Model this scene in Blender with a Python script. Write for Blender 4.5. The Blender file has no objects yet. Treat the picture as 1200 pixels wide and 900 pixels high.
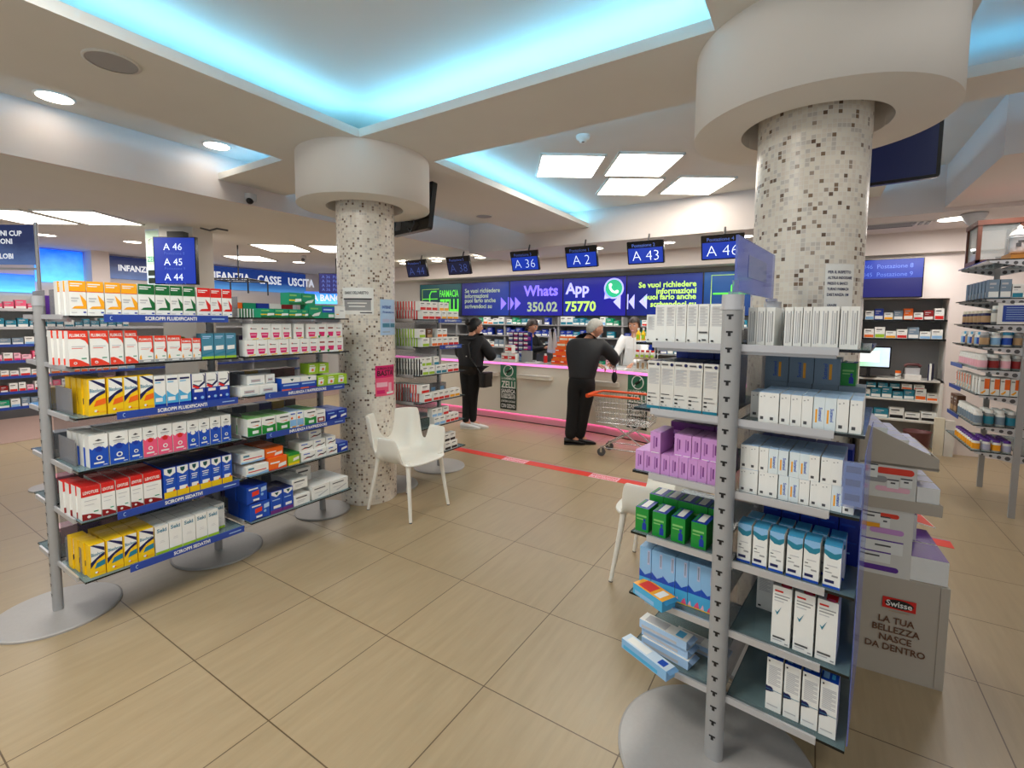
import bpy, bmesh, math, random
from mathutils import Vector, Matrix
random.seed(7)
C = bpy.context.scene.collection
SC = bpy.context.scene
PI = math.pi
R = math.radians

# ---------------------------------------------------------------- colour + materials
def lin(c):
    return tuple((x / 12.92 if x <= 0.04045 else ((x + 0.055) / 1.055) ** 2.4) for x in c)

MATS = {}
def mat(name, col=(.8, .8, .8), rough=.5, metal=0., emit=None, estr=1., noise=0., scale=20., alpha=1., coat=0., bump=0.):
    if name in MATS: return MATS[name]
    m = bpy.data.materials.new(name); m.use_nodes = True
    nt = m.node_tree; b = nt.nodes['Principled BSDF']
    c = lin(col) + (1,)
    b.inputs['Base Color'].default_value = c
    b.inputs['Roughness'].default_value = rough
    b.inputs['Metallic'].default_value = metal
    if coat: b.inputs['Coat Weight'].default_value = coat
    if alpha < 1: b.inputs['Alpha'].default_value = alpha
    if emit:
        b.inputs['Emission Color'].default_value = lin(emit) + (1,)
        b.inputs['Emission Strength'].default_value = estr
    if noise or bump:
        tc = nt.nodes.new('ShaderNodeTexCoord'); n = nt.nodes.new('ShaderNodeTexNoise')
        n.inputs['Scale'].default_value = scale; n.inputs['Detail'].default_value = 4
        nt.links.new(tc.outputs['Object'], n.inputs['Vector'])
        if noise:
            mx = nt.nodes.new('ShaderNodeMix'); mx.data_type = 'RGBA'
            mx.inputs[6].default_value = tuple(max(0, x * (1 - noise)) for x in c[:3]) + (1,)
            mx.inputs[7].default_value = tuple(min(1, x * (1 + noise)) for x in c[:3]) + (1,)
            nt.links.new(n.outputs['Fac'], mx.inputs[0]); nt.links.new(mx.outputs[2], b.inputs['Base Color'])
        if bump:
            bp = nt.nodes.new('ShaderNodeBump'); bp.inputs['Strength'].default_value = bump
            nt.links.new(n.outputs['Fac'], bp.inputs['Height']); nt.links.new(bp.outputs['Normal'], b.inputs['Normal'])
    MATS[name] = m
    return m

def clear(name, col, opac=.3, rough=.05, refl=.35):
    """tinted clear sheet: transparent colour mixed with a glossy film"""
    m = bpy.data.materials.new(name); m.use_nodes = True
    nt = m.node_tree; nt.nodes.clear()
    o = nt.nodes.new('ShaderNodeOutputMaterial'); t = nt.nodes.new('ShaderNodeBsdfTransparent')
    p = nt.nodes.new('ShaderNodeBsdfPrincipled'); mx = nt.nodes.new('ShaderNodeMixShader')
    t.inputs[0].default_value = tuple(1 - (1 - x) * .35 for x in lin(col)) + (1,)
    p.inputs['Base Color'].default_value = lin(col) + (1,); p.inputs['Roughness'].default_value = rough
    fr = nt.nodes.new('ShaderNodeFresnel'); fr.inputs[0].default_value = 1.45
    ad = nt.nodes.new('ShaderNodeMath'); ad.operation = 'MULTIPLY_ADD'; ad.use_clamp = True
    ad.inputs[1].default_value = refl; ad.inputs[2].default_value = opac
    nt.links.new(fr.outputs[0], ad.inputs[0]); nt.links.new(ad.outputs[0], mx.inputs[0])
    nt.links.new(t.outputs[0], mx.inputs[1]); nt.links.new(p.outputs[0], mx.inputs[2]); nt.links.new(mx.outputs[0], o.inputs[0])
    MATS[name] = m
    return m

# plain printing inks / plastics: one procedural material per colour word
INK = dict(white=(.93, .93, .91), offwhite=(.86, .85, .82), cream=(.9, .87, .78), grey=(.6, .6, .6), lgrey=(.75, .75, .76), dgrey=(.3, .3, .31), black=(.05, .05, .06),
  yellow=(.96, .78, .04), amber=(.97, .66, .08), orange=(.95, .42, .07), red=(.84, .12, .1), redor=(.9, .23, .13), dred=(.55, .08, .09), pink=(.93, .35, .5), hotpink=(.86, .1, .42), lpink=(.95, .72, .78),
  green=(.1, .55, .2), dgreen=(.05, .4, .19), emerald=(.04, .58, .42), lime=(.62, .78, .15), lgreen=(.5, .75, .42), teal=(.12, .5, .6), steel=(.27, .52, .62), cyan=(.3, .68, .86), sky=(.55, .74, .9), lblue=(.68, .8, .92), pale=(.8, .87, .93), palew=(.87, .91, .92), mint=(.74, .85, .77),
  blue=(.08, .3, .72), royal=(.05, .2, .62), navy=(.06, .09, .32), strip=(.15, .27, .62), purple=(.36, .16, .58), violet=(.45, .18, .5), lilac=(.8, .58, .82), lav=(.72, .74, .86), dlilac=(.62, .4, .66), brown=(.4, .26, .17), tan=(.72, .58, .42), greyblue=(.47, .55, .62), maroon=(.38, .2, .2), darkteal=(.03, .3, .3))
for k, v in INK.items(): mat(k, v, .42, noise=.04, scale=30)
mat('steel_grey', (.66, .65, .64), .42, .15, noise=.06, scale=60)
mat('post_grey', (.64, .64, .64), .45, .12, noise=.05, scale=40)
mat('alu', (.78, .78, .79), .35, .4, noise=.03)
mat('edge', (.04, .06, .06), .2)
mat('chair_white', (.93, .92, .88), .42, noise=.02)
mat('paint', (.875, .865, .84), .85, noise=.03, scale=3, bump=.02)
mat('paint_warm', (.88, .84, .82), .85, noise=.02, scale=3)
mat('drum_paint', (.9, .885, .86), .8, noise=.02, scale=4)
mat('skin', (.8, .58, .47), .55, noise=.06, scale=30)
mat('hair_black', (.05, .04, .045), .5, noise=.4, scale=90, bump=.8)
mat('hair_brown', (.16, .1, .07), .5, noise=.4, scale=90, bump=.8)
mat('hair_grey', (.66, .65, .62), .6, noise=.35, scale=90, bump=.9)
mat('cloth_black', (.045, .047, .055), .85, noise=.25, scale=40, bump=.3)
mat('cloth_navy', (.06, .065, .085), .7, noise=.25, scale=30, bump=.3)
mat('cloth_white', (.9, .9, .9), .8, noise=.04)
mat('leather', (.03, .03, .03), .4, noise=.2)
mat('screen_black', (.02, .022, .03), .25, noise=.1)
mat('wood', (.38, .2, .13), .5, noise=.25, scale=12)
mat('honey_wood', (.7, .45, .16), .5, noise=.2, scale=10)
mat('counter_white', (.86, .83, .77), .45, noise=.02, scale=3)
mat('counter_top', (.62, .62, .62), .35, noise=.05)
mat('chrome', (.8, .8, .8), .2, .9, noise=.03)
mat('cart_orange', (.9, .33, .1), .4, noise=.05)
mat('poster_green', (.2, .45, .34), .5, noise=.05)
mat('poster_dark', (.05, .14, .1), .5, noise=.05)
mat('card', (.72, .68, .62), .7, noise=.03, scale=6)
mat('red_tape', (.85, .22, .15), .5, noise=.06)
mat('glow_panel', (1, 1, 1), .5, emit=(1, .97, .92), estr=9)
mat('glow_spot', (1, 1, 1), .5, emit=(1, .95, .88), estr=12)
mat('led_cyan', (.3, .8, 1), .5, emit=(.5, .84, 1.), estr=24)
mat('led_soft', (.4, .8, 1), .5, emit=(.4, .78, 1.), estr=8)
mat('led_pink', (1, .55, .85), .5, emit=(1, .5, .82), estr=.95)
mat('led_pink_strong', (1, .5, .8), .5, emit=(1, .45, .76), estr=6.5)
mat('plinth_led_tint', (.86, .66, .68), .5, noise=.03)  # pink glow of the base LED painted into the plinth colour
mat('mat_mauve', (.6, .5, .46), .8, noise=.06)
mat('scr_blue', (.01, .03, .14), .6, emit=(.05, .25, .8), estr=.6, noise=.05)
mat('scr_deep', (.01, .02, .15), .5, emit=(.04, .05, .5), estr=.5)
mat('scr_dim', (.02, .05, .2), .3, emit=(.05, .09, .22), estr=.5)
mat('scr_text', (1, 1, 1), .4, emit=(.75, .85, 1), estr=.75)
mat('scr_dimtext', (.3, .4, .7), .4, emit=(.22, .3, .6), estr=.6)
mat('scr_viol', (.5, .4, 1), .4, emit=(.46, .42, 1), estr=.75)
mat('scr_lilac', (.7, .7, 1), .4, emit=(.62, .62, 1), estr=.72)
mat('scr_lime', (.7, .9, .4), .4, emit=(.68, .8, .34), estr=.55)
mat('scr_olive', (.6, .65, .5), .4, emit=(.42, .5, .45), estr=.7)
mat('scr_grn', (.3, .9, .3), .4, emit=(.42, .82, .22), estr=.55)
mat('scr_wa', (.1, .6, .4), .4, emit=(.1, .58, .42), estr=.9)
mat('scr_white', (1, 1, 1), .4, emit=(.85, .93, .9), estr=1.)
mat('sign_text', (1, 1, 1), .5, emit=(.9, .94, 1), estr=.45)
clear('glass_shelf', (.55, .66, .68), .28, .06, .5)
clear('acrylic', (.72, .76, .9), .22, .08, .5)
clear('acrylic_blue', (.58, .64, .92), .3, .1, .5)
clear('acrylic_grey', (.66, .66, .68), .4, .2, .4)
clear('panel_clear', (.74, .74, .75), .14, .2, .3)
clear('bottle_clear', (.8, .82, .82), .35, .08, .6)
clear('case_glass', (.85, .88, .88), .2, .05, .5)

def gradmat(name, c0, c1, axis='Z', lo=0., hi=1., estr=.8):
    """emissive vertical gradient across a sheet, by its own generated coordinates, with light texture"""
    m = bpy.data.materials.new(name); m.use_nodes = True; nt = m.node_tree; b = nt.nodes['Principled BSDF']
    tc = nt.nodes.new('ShaderNodeTexCoord'); sp = nt.nodes.new('ShaderNodeSeparateXYZ'); rp = nt.nodes.new('ShaderNodeValToRGB')
    ns = nt.nodes.new('ShaderNodeTexNoise'); ns.inputs['Scale'].default_value = 4; ns.inputs['Detail'].default_value = 5
    ad = nt.nodes.new('ShaderNodeMath'); ad.operation = 'MULTIPLY_ADD'; ad.inputs[1].default_value = .5
    nt.links.new(tc.outputs['Generated'], sp.inputs[0]); nt.links.new(tc.outputs['Generated'], ns.inputs['Vector'])
    sb = nt.nodes.new('ShaderNodeMath'); sb.operation = 'SUBTRACT'; sb.inputs[1].default_value = .25
    nt.links.new(ns.outputs['Fac'], ad.inputs[0]); nt.links.new(sp.outputs[axis], sb.inputs[0]); nt.links.new(sb.outputs[0], ad.inputs[2])
    rp.color_ramp.elements[0].position = lo; rp.color_ramp.elements[1].position = hi
    rp.color_ramp.elements[0].color = lin(c0) + (1,); rp.color_ramp.elements[1].color = lin(c1) + (1,)
    nt.links.new(ad.outputs[0], rp.inputs[0])
    nt.links.new(rp.outputs[0], b.inputs['Emission Color']); nt.links.new(rp.outputs[0], b.inputs['Base Color'])
    b.inputs['Emission Strength'].default_value = estr; b.inputs['Roughness'].default_value = .25
    MATS[name] = m
gradmat('wall_blue', (.04, .1, .5), (.1, .07, .52), 'X', estr=.46)
gradmat('wall_blue2', (.04, .05, .38), (.04, .17, .5), 'X', estr=.46)
gradmat('wall_green', (.02, .08, .13), (.05, .26, .27), 'Z', estr=.6)
gradmat('wall_teal', (.02, .14, .36), (.04, .28, .52), 'Z', estr=.62)
gradmat('light_blue_box', (.35, .75, 1.), (.05, .35, .9), 'Z', estr=1.1)
gradmat('sign_blue', (.3, .55, .8), (.1, .22, .5), 'Z', lo=0., hi=.5, estr=.55)
gradmat('sign_navy', (.32, .42, .62), (.12, .17, .35), 'Z', lo=0, hi=.6, estr=.5)
gradmat('pc_screen', (.55, .8, .55), (.75, .8, .9), 'X', estr=.9)

# ---------------------------------------------------------------- mesh builder
TXT = {}
def text2d(s, bold=0.):
    k = (s, bold)
    if k not in TXT:
        cu = bpy.data.curves.new('t', 'FONT'); cu.body = s; cu.resolution_u = 2; cu.offset = bold; cu.align_x = 'CENTER'
        cu.fill_mode = 'FRONT'
        o = bpy.data.objects.new('t', cu); C.objects.link(o)
        dg = bpy.context.evaluated_depsgraph_get(); dg.update()
        me = o.evaluated_get(dg).to_mesh()
        vs = [(v.co.x, v.co.y) for v in me.vertices]; fs = [tuple(p.vertices) for p in me.polygons]
        o.evaluated_get(dg).to_mesh_clear()
        bpy.data.objects.remove(o); bpy.data.curves.remove(cu)
        if vs:
            x0 = min(v[0] for v in vs); x1 = max(v[0] for v in vs); y0 = min(v[1] for v in vs); y1 = max(v[1] for v in vs)
        else: x0 = x1 = y0 = y1 = 0
        TXT[k] = ([(x - (x0 + x1) / 2, y - (y0 + y1) / 2) for x, y in vs], fs, x1 - x0, y1 - y0)
    return TXT[k]

class MB:
    def __init__(s): s.v = []; s.f = []; s.mi = []; s.sm = []; s.mats = []
    def mid(s, m):
        if m not in s.mats: s.mats.append(m)
        return s.mats.index(m)
    def add(s, vs, fs, m, smooth=False, M=None):
        b = len(s.v); i = s.mid(m)
        s.v += [tuple(M @ Vector(p)) if M is not None else tuple(p) for p in vs]
        for f in fs: s.f.append(tuple(b + k for k in f)); s.mi.append(i); s.sm.append(smooth)
        return s
    def box(s, c, d, m, M=None, mtop=None):
        x, y, z = c; a, b, h = d[0] / 2, d[1] / 2, d[2] / 2
        vs = [(x - a, y - b, z - h), (x + a, y - b, z - h), (x + a, y + b, z - h), (x - a, y + b, z - h), (x - a, y - b, z + h), (x + a, y - b, z + h), (x + a, y + b, z + h), (x - a, y + b, z + h)]
        sides = [(0, 1, 5, 4), (1, 2, 6, 5), (2, 3, 7, 6), (3, 0, 4, 7)]; caps = [(3, 2, 1, 0), (4, 5, 6, 7)]
        if mtop: s.add(vs, sides, m, M=M); s.add(vs, caps, mtop, M=M)
        else: s.add(vs, caps + sides, m, M=M)
        return s
    def b2(s, lo, hi, m, M=None, mtop=None):
        return s.box([(lo[i] + hi[i]) / 2 for i in range(3)], [hi[i] - lo[i] for i in range(3)], m, M, mtop)
    def rbox(s, lo, hi, r, m, n=4, M=None, axis=2):
        """box with the four edges along an axis rounded"""
        ax = [i for i in range(3) if i != axis]
        a0, a1 = lo[ax[0]], hi[ax[0]]; b0, b1 = lo[ax[1]], hi[ax[1]]
        pts = []
        for cx, cy, st in ((a1 - r, b1 - r, 0), (a0 + r, b1 - r, 90), (a0 + r, b0 + r, 180), (a1 - r, b0 + r, 270)):
            for k in range(n + 1): t = R(st + 90 * k / n); pts.append((cx + r * math.cos(t), cy + r * math.sin(t)))
        N = len(pts); vs = []
        for h in (lo[axis], hi[axis]):
            for p in pts:
                q = [0, 0, 0]; q[ax[0]], q[ax[1]], q[axis] = p[0], p[1], h; vs.append(q)
        fs = [(i, (i + 1) % N, N + (i + 1) % N, N + i) for i in range(N)]
        s.add(vs, fs, m, True, M); s.add(vs, [tuple(range(N))[::-1], tuple(range(N, 2 * N))], m, False, M)
        return s
    def poly(s, pts, m, M=None): return s.add(pts, [tuple(range(len(pts)))], m, M=M)
    def prism(s, pts, z0, z1, m, M=None, mtop=None):
        n = len(pts); vs = [(p[0], p[1], z0) for p in pts] + [(p[0], p[1], z1) for p in pts]
        s.add(vs, [(i, (i + 1) % n, n + (i + 1) % n, n + i) for i in range(n)], m, M=M)
        s.add(vs, [tuple(range(n))[::-1], tuple(range(n, 2 * n))], mtop or m, M=M); return s
    def lathe(s, prof, m, seg=24, c=(0, 0, 0), M=None, smooth=True, arc=None):
        n = len(prof); vs = []
        for k in range(seg):
            t = 2 * PI * k / seg
            for r, z in prof: vs.append((c[0] + r * math.cos(t), c[1] + r * math.sin(t), c[2] + z))
        fs = []
        for k in range(seg):
            a, b = k * n, ((k + 1) % seg) * n
            for j in range(n - 1): fs.append((a + j, b + j, b + j + 1, a + j + 1))
        s.add(vs, fs, m, smooth, M); return s
    def cyl(s, c, r, h, m, seg=20, M=None, r2=None):
        r2 = r if r2 is None else r2
        vs = [(c[0] + r * math.cos(2 * PI * k / seg), c[1] + r * math.sin(2 * PI * k / seg), c[2]) for k in range(seg)] + [(c[0] + r2 * math.cos(2 * PI * k / seg), c[1] + r2 * math.sin(2 * PI * k / seg), c[2] + h) for k in range(seg)]
        s.add(vs, [(k, (k + 1) % seg, seg + (k + 1) % seg, seg + k) for k in range(seg)], m, True, M)
        s.add(vs, [tuple(range(seg))[::-1], tuple(range(seg, 2 * seg))], m, False, M); return s
    def tube(s, pts, r, m, seg=8, M=None, r2=None):
        pts = [Vector(p) for p in pts]; n = len(pts); vs = []
        up = None
        for i, p in enumerate(pts):
            d = (pts[min(i + 1, n - 1)] - pts[max(i - 1, 0)]).normalized()
            if up is None: up = Vector((0, 0, 1)) if abs(d.z) < .9 else Vector((1, 0, 0))
            a = d.cross(up).normalized(); b = a.cross(d).normalized(); up = b
            rr = r if r2 is None else r + (r2 - r) * i / (n - 1)
            for k in range(seg): t = 2 * PI * k / seg; vs.append(p + a * rr * math.cos(t) + b * rr * math.sin(t))
        fs = [(i * seg + k, i * seg + (k + 1) % seg, (i + 1) * seg + (k + 1) % seg, (i + 1) * seg + k) for i in range(n - 1) for k in range(seg)]
        s.add(vs, fs, m, True, M); s.add(vs, [tuple(range(seg))[::-1], tuple(range((n - 1) * seg, n * seg))], m, False, M); return s
    def ball(s, c, rad, m, su=16, sv=10, M=None):
        rad = rad if isinstance(rad, (tuple, list)) else (rad,) * 3
        vs = []
        for j in range(sv + 1):
            p = PI * j / sv
            for k in range(su): t = 2 * PI * k / su; vs.append((c[0] + rad[0] * math.sin(p) * math.cos(t), c[1] + rad[1] * math.sin(p) * math.sin(t), c[2] - rad[2] * math.cos(p)))
        fs = [(j * su + k, j * su + (k + 1) % su, (j + 1) * su + (k + 1) % su, (j + 1) * su + k) for j in range(sv) for k in range(su)]
        s.add(vs, fs, m, True, M); return s
    def text(s, t, size, m, M, bold=.02, sx=1., fitw=None, align='c'):
        vs, fs, w, h = text2d(t, bold)
        if not vs: return s
        if fitw: sx = min(sx, fitw / (w * size))
        ox = {'c': 0, 'l': w * size * sx / 2, 'r': -w * size * sx / 2}[align]
        s.add([(x * size * sx + ox, y * size, 0) for x, y in vs], fs, m, M=M); return s
    def mesh(s, name):
        me = bpy.data.meshes.new(name); me.from_pydata(s.v, [], s.f)
        for m in s.mats: me.materials.append(MATS[m])
        me.polygons.foreach_set('material_index', s.mi); me.polygons.foreach_set('use_smooth', s.sm); me.update()
        return me
    def build(s, name, parent=None, loc=(0, 0, 0), rz=0.):
        o = bpy.data.objects.new(name, s.mesh(name)); C.objects.link(o); o.parent = parent; o.location = loc; o.rotation_euler = (0, 0, rz)
        return o

def F(o=(0, 0, 0), facing=0.):
    """frame of an upright sheet: x to the reader's right, y up, z towards the reader; facing = heading of the outward normal in degrees"""
    a = R(facing); n = Vector((math.cos(a), math.sin(a), 0)); up = Vector((0, 0, 1)); x = up.cross(n)
    return Matrix(((x.x, up.x, n.x, o[0]), (x.y, up.y, n.y, o[1]), (x.z, up.z, n.z, o[2]), (0, 0, 0, 1)))

def tag(o, label=None, cat=None, group=None, kind=None):
    if label: o['label'] = label
    if cat: o['category'] = cat
    if group: o['group'] = group
    if kind: o['kind'] = kind
    return o
def thing(name, label, cat, loc=(0, 0, 0), rz=0., group=None):
    o = bpy.data.objects.new(name, None); C.objects.link(o); o.location = loc; o.rotation_euler = (0, 0, rz); o.empty_display_size = .1
    return tag(o, label, cat, group)
def struct(name, mb, label=None, parent=None):
    o = mb.build(name, parent)
    if parent is None: o['kind'] = 'structure'
    if label: o['label'] = label; 
    return o
def smoothobj(o, lv=1):
    m = o.modifiers.new('sub', 'SUBSURF'); m.levels = lv; m.render_levels = lv
ORD = ['first', 'second', 'third', 'fourth', 'fifth', 'sixth', 'seventh', 'eighth', 'ninth', 'tenth', 'eleventh', 'twelfth', 'thirteenth', 'fourteenth', 'fifteenth', 'sixteenth', 'seventeenth', 'eighteenth', 'nineteenth', 'twentieth']

# ---------------------------------------------------------------- camera
cam = bpy.data.cameras.new('camera'); co = bpy.data.objects.new('camera', cam); C.objects.link(co)
cam.sensor_width = 36; cam.lens = 554 / 1200 * 36; cam.shift_x = -.001; cam.shift_y = -32 / 1200; cam.clip_start = .05
B = ((0.84352, -0.04756, 0.53498), (0.53703, 0.05914, -0.84149), (0.00838, 0.99712, 0.07543))
Mx = Matrix((B[0] + (0,), B[1] + (0,), B[2] + (1.5633,), (0, 0, 0, 1)))
co.matrix_world = Mx
SC.camera = co
SC.view_settings.view_transform = 'Standard'
SC.view_settings.exposure = .2
# ---------------------------------------------------------------- floor
def floor_mat():
    m = bpy.data.materials.new('floor_tiles'); m.use_nodes = True; nt = m.node_tree; b = nt.nodes['Principled BSDF']; L = nt.links.new
    def N(t, **k):
        n = nt.nodes.new(t)
        for a, v in k.items(): setattr(n, a, v)
        return n
    def M(op, a, b_=None, c=None):
        n = N('ShaderNodeMath', operation=op)
        for i, x in enumerate((a, b_, c)):
            if x is None: continue
            if isinstance(x, (int, float)): n.inputs[i].default_value = x
            else: L(x, n.inputs[i])
        return n.outputs[0]
    tc = N('ShaderNodeTexCoord'); sp = N('ShaderNodeSeparateXYZ'); L(tc.outputs['Object'], sp.inputs[0])
    u = M('DIVIDE', M('ADD', sp.outputs[0], 2.924), .6); v = M('DIVIDE', M('SUBTRACT', sp.outputs[1], .356), .6)
    def edge(x): f = M('FRACT', x); return M('MINIMUM', f, M('SUBTRACT', 1., f))
    e = M('MINIMUM', edge(u), edge(v))
    g = M('LESS_THAN', e, .0042)
    cell = N('ShaderNodeCombineXYZ'); L(M('FLOOR', u), cell.inputs[0]); L(M('FLOOR', v), cell.inputs[1])
    wn = N('ShaderNodeTexWhiteNoise', noise_dimensions='2D'); L(cell.outputs[0], wn.inputs['Vector'])
    mp = N('ShaderNodeMapping'); L(tc.outputs['Object'], mp.inputs[0]); mp.inputs['Scale'].default_value = (34, 3.2, 1)
    of = N('ShaderNodeVectorMath', operation='MULTIPLY_ADD'); L(wn.outputs['Color'], of.inputs[0]); of.inputs[1].default_value = (9, 9, 9); L(mp.outputs[0], of.inputs[2])
    n1 = N('ShaderNodeTexNoise'); n1.inputs['Scale'].default_value = 1.; n1.inputs['Detail'].default_value = 6; n1.inputs['Roughness'].default_value = .6; L(of.outputs[0], n1.inputs['Vector'])
    n2 = N('ShaderNodeTexNoise'); n2.inputs['Scale'].default_value = 1.3; n2.inputs['Detail'].default_value = 4; L(tc.outputs['Object'], n2.inputs['Vector'])
    rp = N('ShaderNodeValToRGB'); rp.color_ramp.elements[0].position = .3; rp.color_ramp.elements[1].position = .72
    rp.color_ramp.elements[0].color = lin((.60, .53, .412)) + (1,); rp.color_ramp.elements[1].color = lin((.665, .59, .468)) + (1,)
    L(M('ADD', M('MULTIPLY', n1.outputs['Fac'], .72), M('ADD', M('MULTIPLY', n2.outputs['Fac'], .2), M('MULTIPLY', wn.outputs['Value'], .1))), rp.inputs[0])
    mx = N('ShaderNodeMix', data_type='RGBA'); L(g, mx.inputs[0]); L(rp.outputs[0], mx.inputs[6]); mx.inputs[7].default_value = lin((.36, .29, .2)) + (1,)
    L(mx.outputs[2], b.inputs['Base Color'])
    b.inputs['Roughness'].default_value = .36
    L(M('MULTIPLY_ADD', n1.outputs['Fac'], .22, .24), b.inputs['Roughness'])
    bp = N('ShaderNodeBump'); bp.inputs['Strength'].default_value = .25; bp.inputs['Distance'].default_value = .002
    L(M('SUBTRACT', M('MULTIPLY', n1.outputs['Fac'], .25), M('MULTIPLY', g, 1.)), bp.inputs['Height']); L(bp.outputs[0], b.inputs['Normal'])
    MATS['floor_tiles'] = m
floor_mat()
struct('floor', MB().b2((-12, -2.5, -.1), (3.2, 9, 0), 'floor_tiles'))

# ---------------------------------------------------------------- ceiling: soffit with recessed coffers
SZ, UZ, LZ = 2.90, 3.14, 2.72
WX = -4.92
def y0_in(y, a, b): return a < y < b
c = MB()
xs = [WX, -3.84, -2.89, -2.78, -.45, .52, 3.2]; ys = [-2.5, -1.6, 2.41, 3.10, 3.58, 3.95, 6.35]
def hole(x, y):
    if x < .5: return (y0_in(y, -1.6, 2.41) and (x < -3.84 or -2.89 < x < -.45)) or (y0_in(y, 3.10, 6.35) and (x < -3.84 or -2.78 < x < -.45))
    return y0_in(y, -1.6, 3.58) or y0_in(y, 3.95, 6.35)
for i in range(len(xs) - 1):
    for j in range(len(ys) - 1):
        if not hole((xs[i] + xs[i + 1]) / 2, (ys[j] + ys[j + 1]) / 2):
            c.b2((xs[i], ys[j], SZ), (xs[i + 1], ys[j + 1], SZ + .06), 'paint')
c.b2((-5.0, -2.5, UZ), (3.2, 6.45, UZ + .06), 'paint')
# left lower ceiling + its lit face, right lower ceiling, far strip, fascias
c.b2((-12, -2.5, LZ), (WX - .05, 9, LZ + .05), 'paint'); c.b2((WX - .05, -2.5, LZ), (WX, 6.45, UZ), 'paint_warm')
c.b2((1.035, 4.60, LZ), (3.2, 6.349, UZ - .001), 'paint_warm')
c.b2((WX, 6.35, 2.68), (3.2, 6.42, UZ), 'paint_warm'); c.b2((WX, 6.42, 2.68), (3.2, 7.5, 2.74), 'paint_warm')
c.b2((-9, 7.5, 2.42), (3.2, 7.56, 2.715), 'paint_warm'); c.b2((-9, 7.56, 2.42), (3.2, 7.6, 2.46), 'paint'); c.b2((-9, 7.6, 2.42), (.45, 8.0, 2.46), 'paint')
struct('ceiling', c)
# hidden cove lamps: strips lying on the soffit, set back from each opening
def cove(x0, y0, x1, y1, sides, em='led_cyan'):
    d = .12; z = SZ + .075; m = MB()
    if 'l' in sides: m.b2((x0 - d - .02, y0, z - .012), (x0 - d, y1, z), em)
    if 'r' in sides: m.b2((x1 + d, y0, z - .012), (x1 + d + .02, y1, z), em)
    if 'f' in sides: m.b2((x0, y1 + d, z - .012), (x1, y1 + d + .02, z), em)
    if 'n' in sides: m.b2((x0, y0 - d - .02, z - .012), (x1, y0 - d, z), em)
    return m
struct('trim_1', cove(-2.89, -1.6, -.45, 2.41, 'lrf'), 'cove light of the near coffer')
struct('trim_2', cove(-2.78, 3.10, -.45, 6.35, 'ln'), 'cove light of the far coffer')
struct('trim_3', cove(-4.92, -1.6, -3.84, 2.41, 'rf', 'led_soft'), 'cove light of the left coffer')
struct('trim_4', cove(-4.92, 3.10, -3.84, 6.35, 'rn', 'led_soft'), 'cove light of the left far coffer')
struct('trim_5', cove(.52, 3.95, 1.0, 6.35, 'l', 'led_soft'), 'cove light of the right far coffer')
struct('trim_6', cove(.52, -1.6, 3.0, 3.58, 'lf', 'led_soft'), 'cove light of the right near coffer')

# ---------------------------------------------------------------- walls
w = MB(); w.b2((-12, 7.98, 0), (.45, 8.1, 3.1), 'paint'); struct('wall_back', w)
# right back wall with a shelved niche
w = MB()
w.b2((.45, 7.6, 1.88), (3.2, 7.7, 2.6), 'paint_warm'); w.b2((1.35, 7.6, 0), (3.2, 7.7, 1.88), 'paint_warm'); w.b2((.45, 7.6, 0), (.52, 7.7, 1.88), 'paint_warm')
w.b2((.45, 7.98, 0), (1.42, 8.04, 1.95), 'grey'); w.b2((1.35, 7.7, 0), (1.41, 8.0, 1.88), 'offwhite'); w.b2((.46, 7.7, 0), (.52, 8.0, 1.88), 'offwhite'); w.b2((.45, 7.7, 1.88), (1.42, 8.0, 1.93), 'offwhite')
struct('wall_right_back', w)
struct('wall_right', MB().b2((2.3, 2.0, 0), (2.4, 7.7, 2.75), 'paint_warm'))
struct('wall_left', MB().b2((-11.05, -2.5, 0), (-10.95, 8.1, 2.75), 'paint_warm'))

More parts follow.
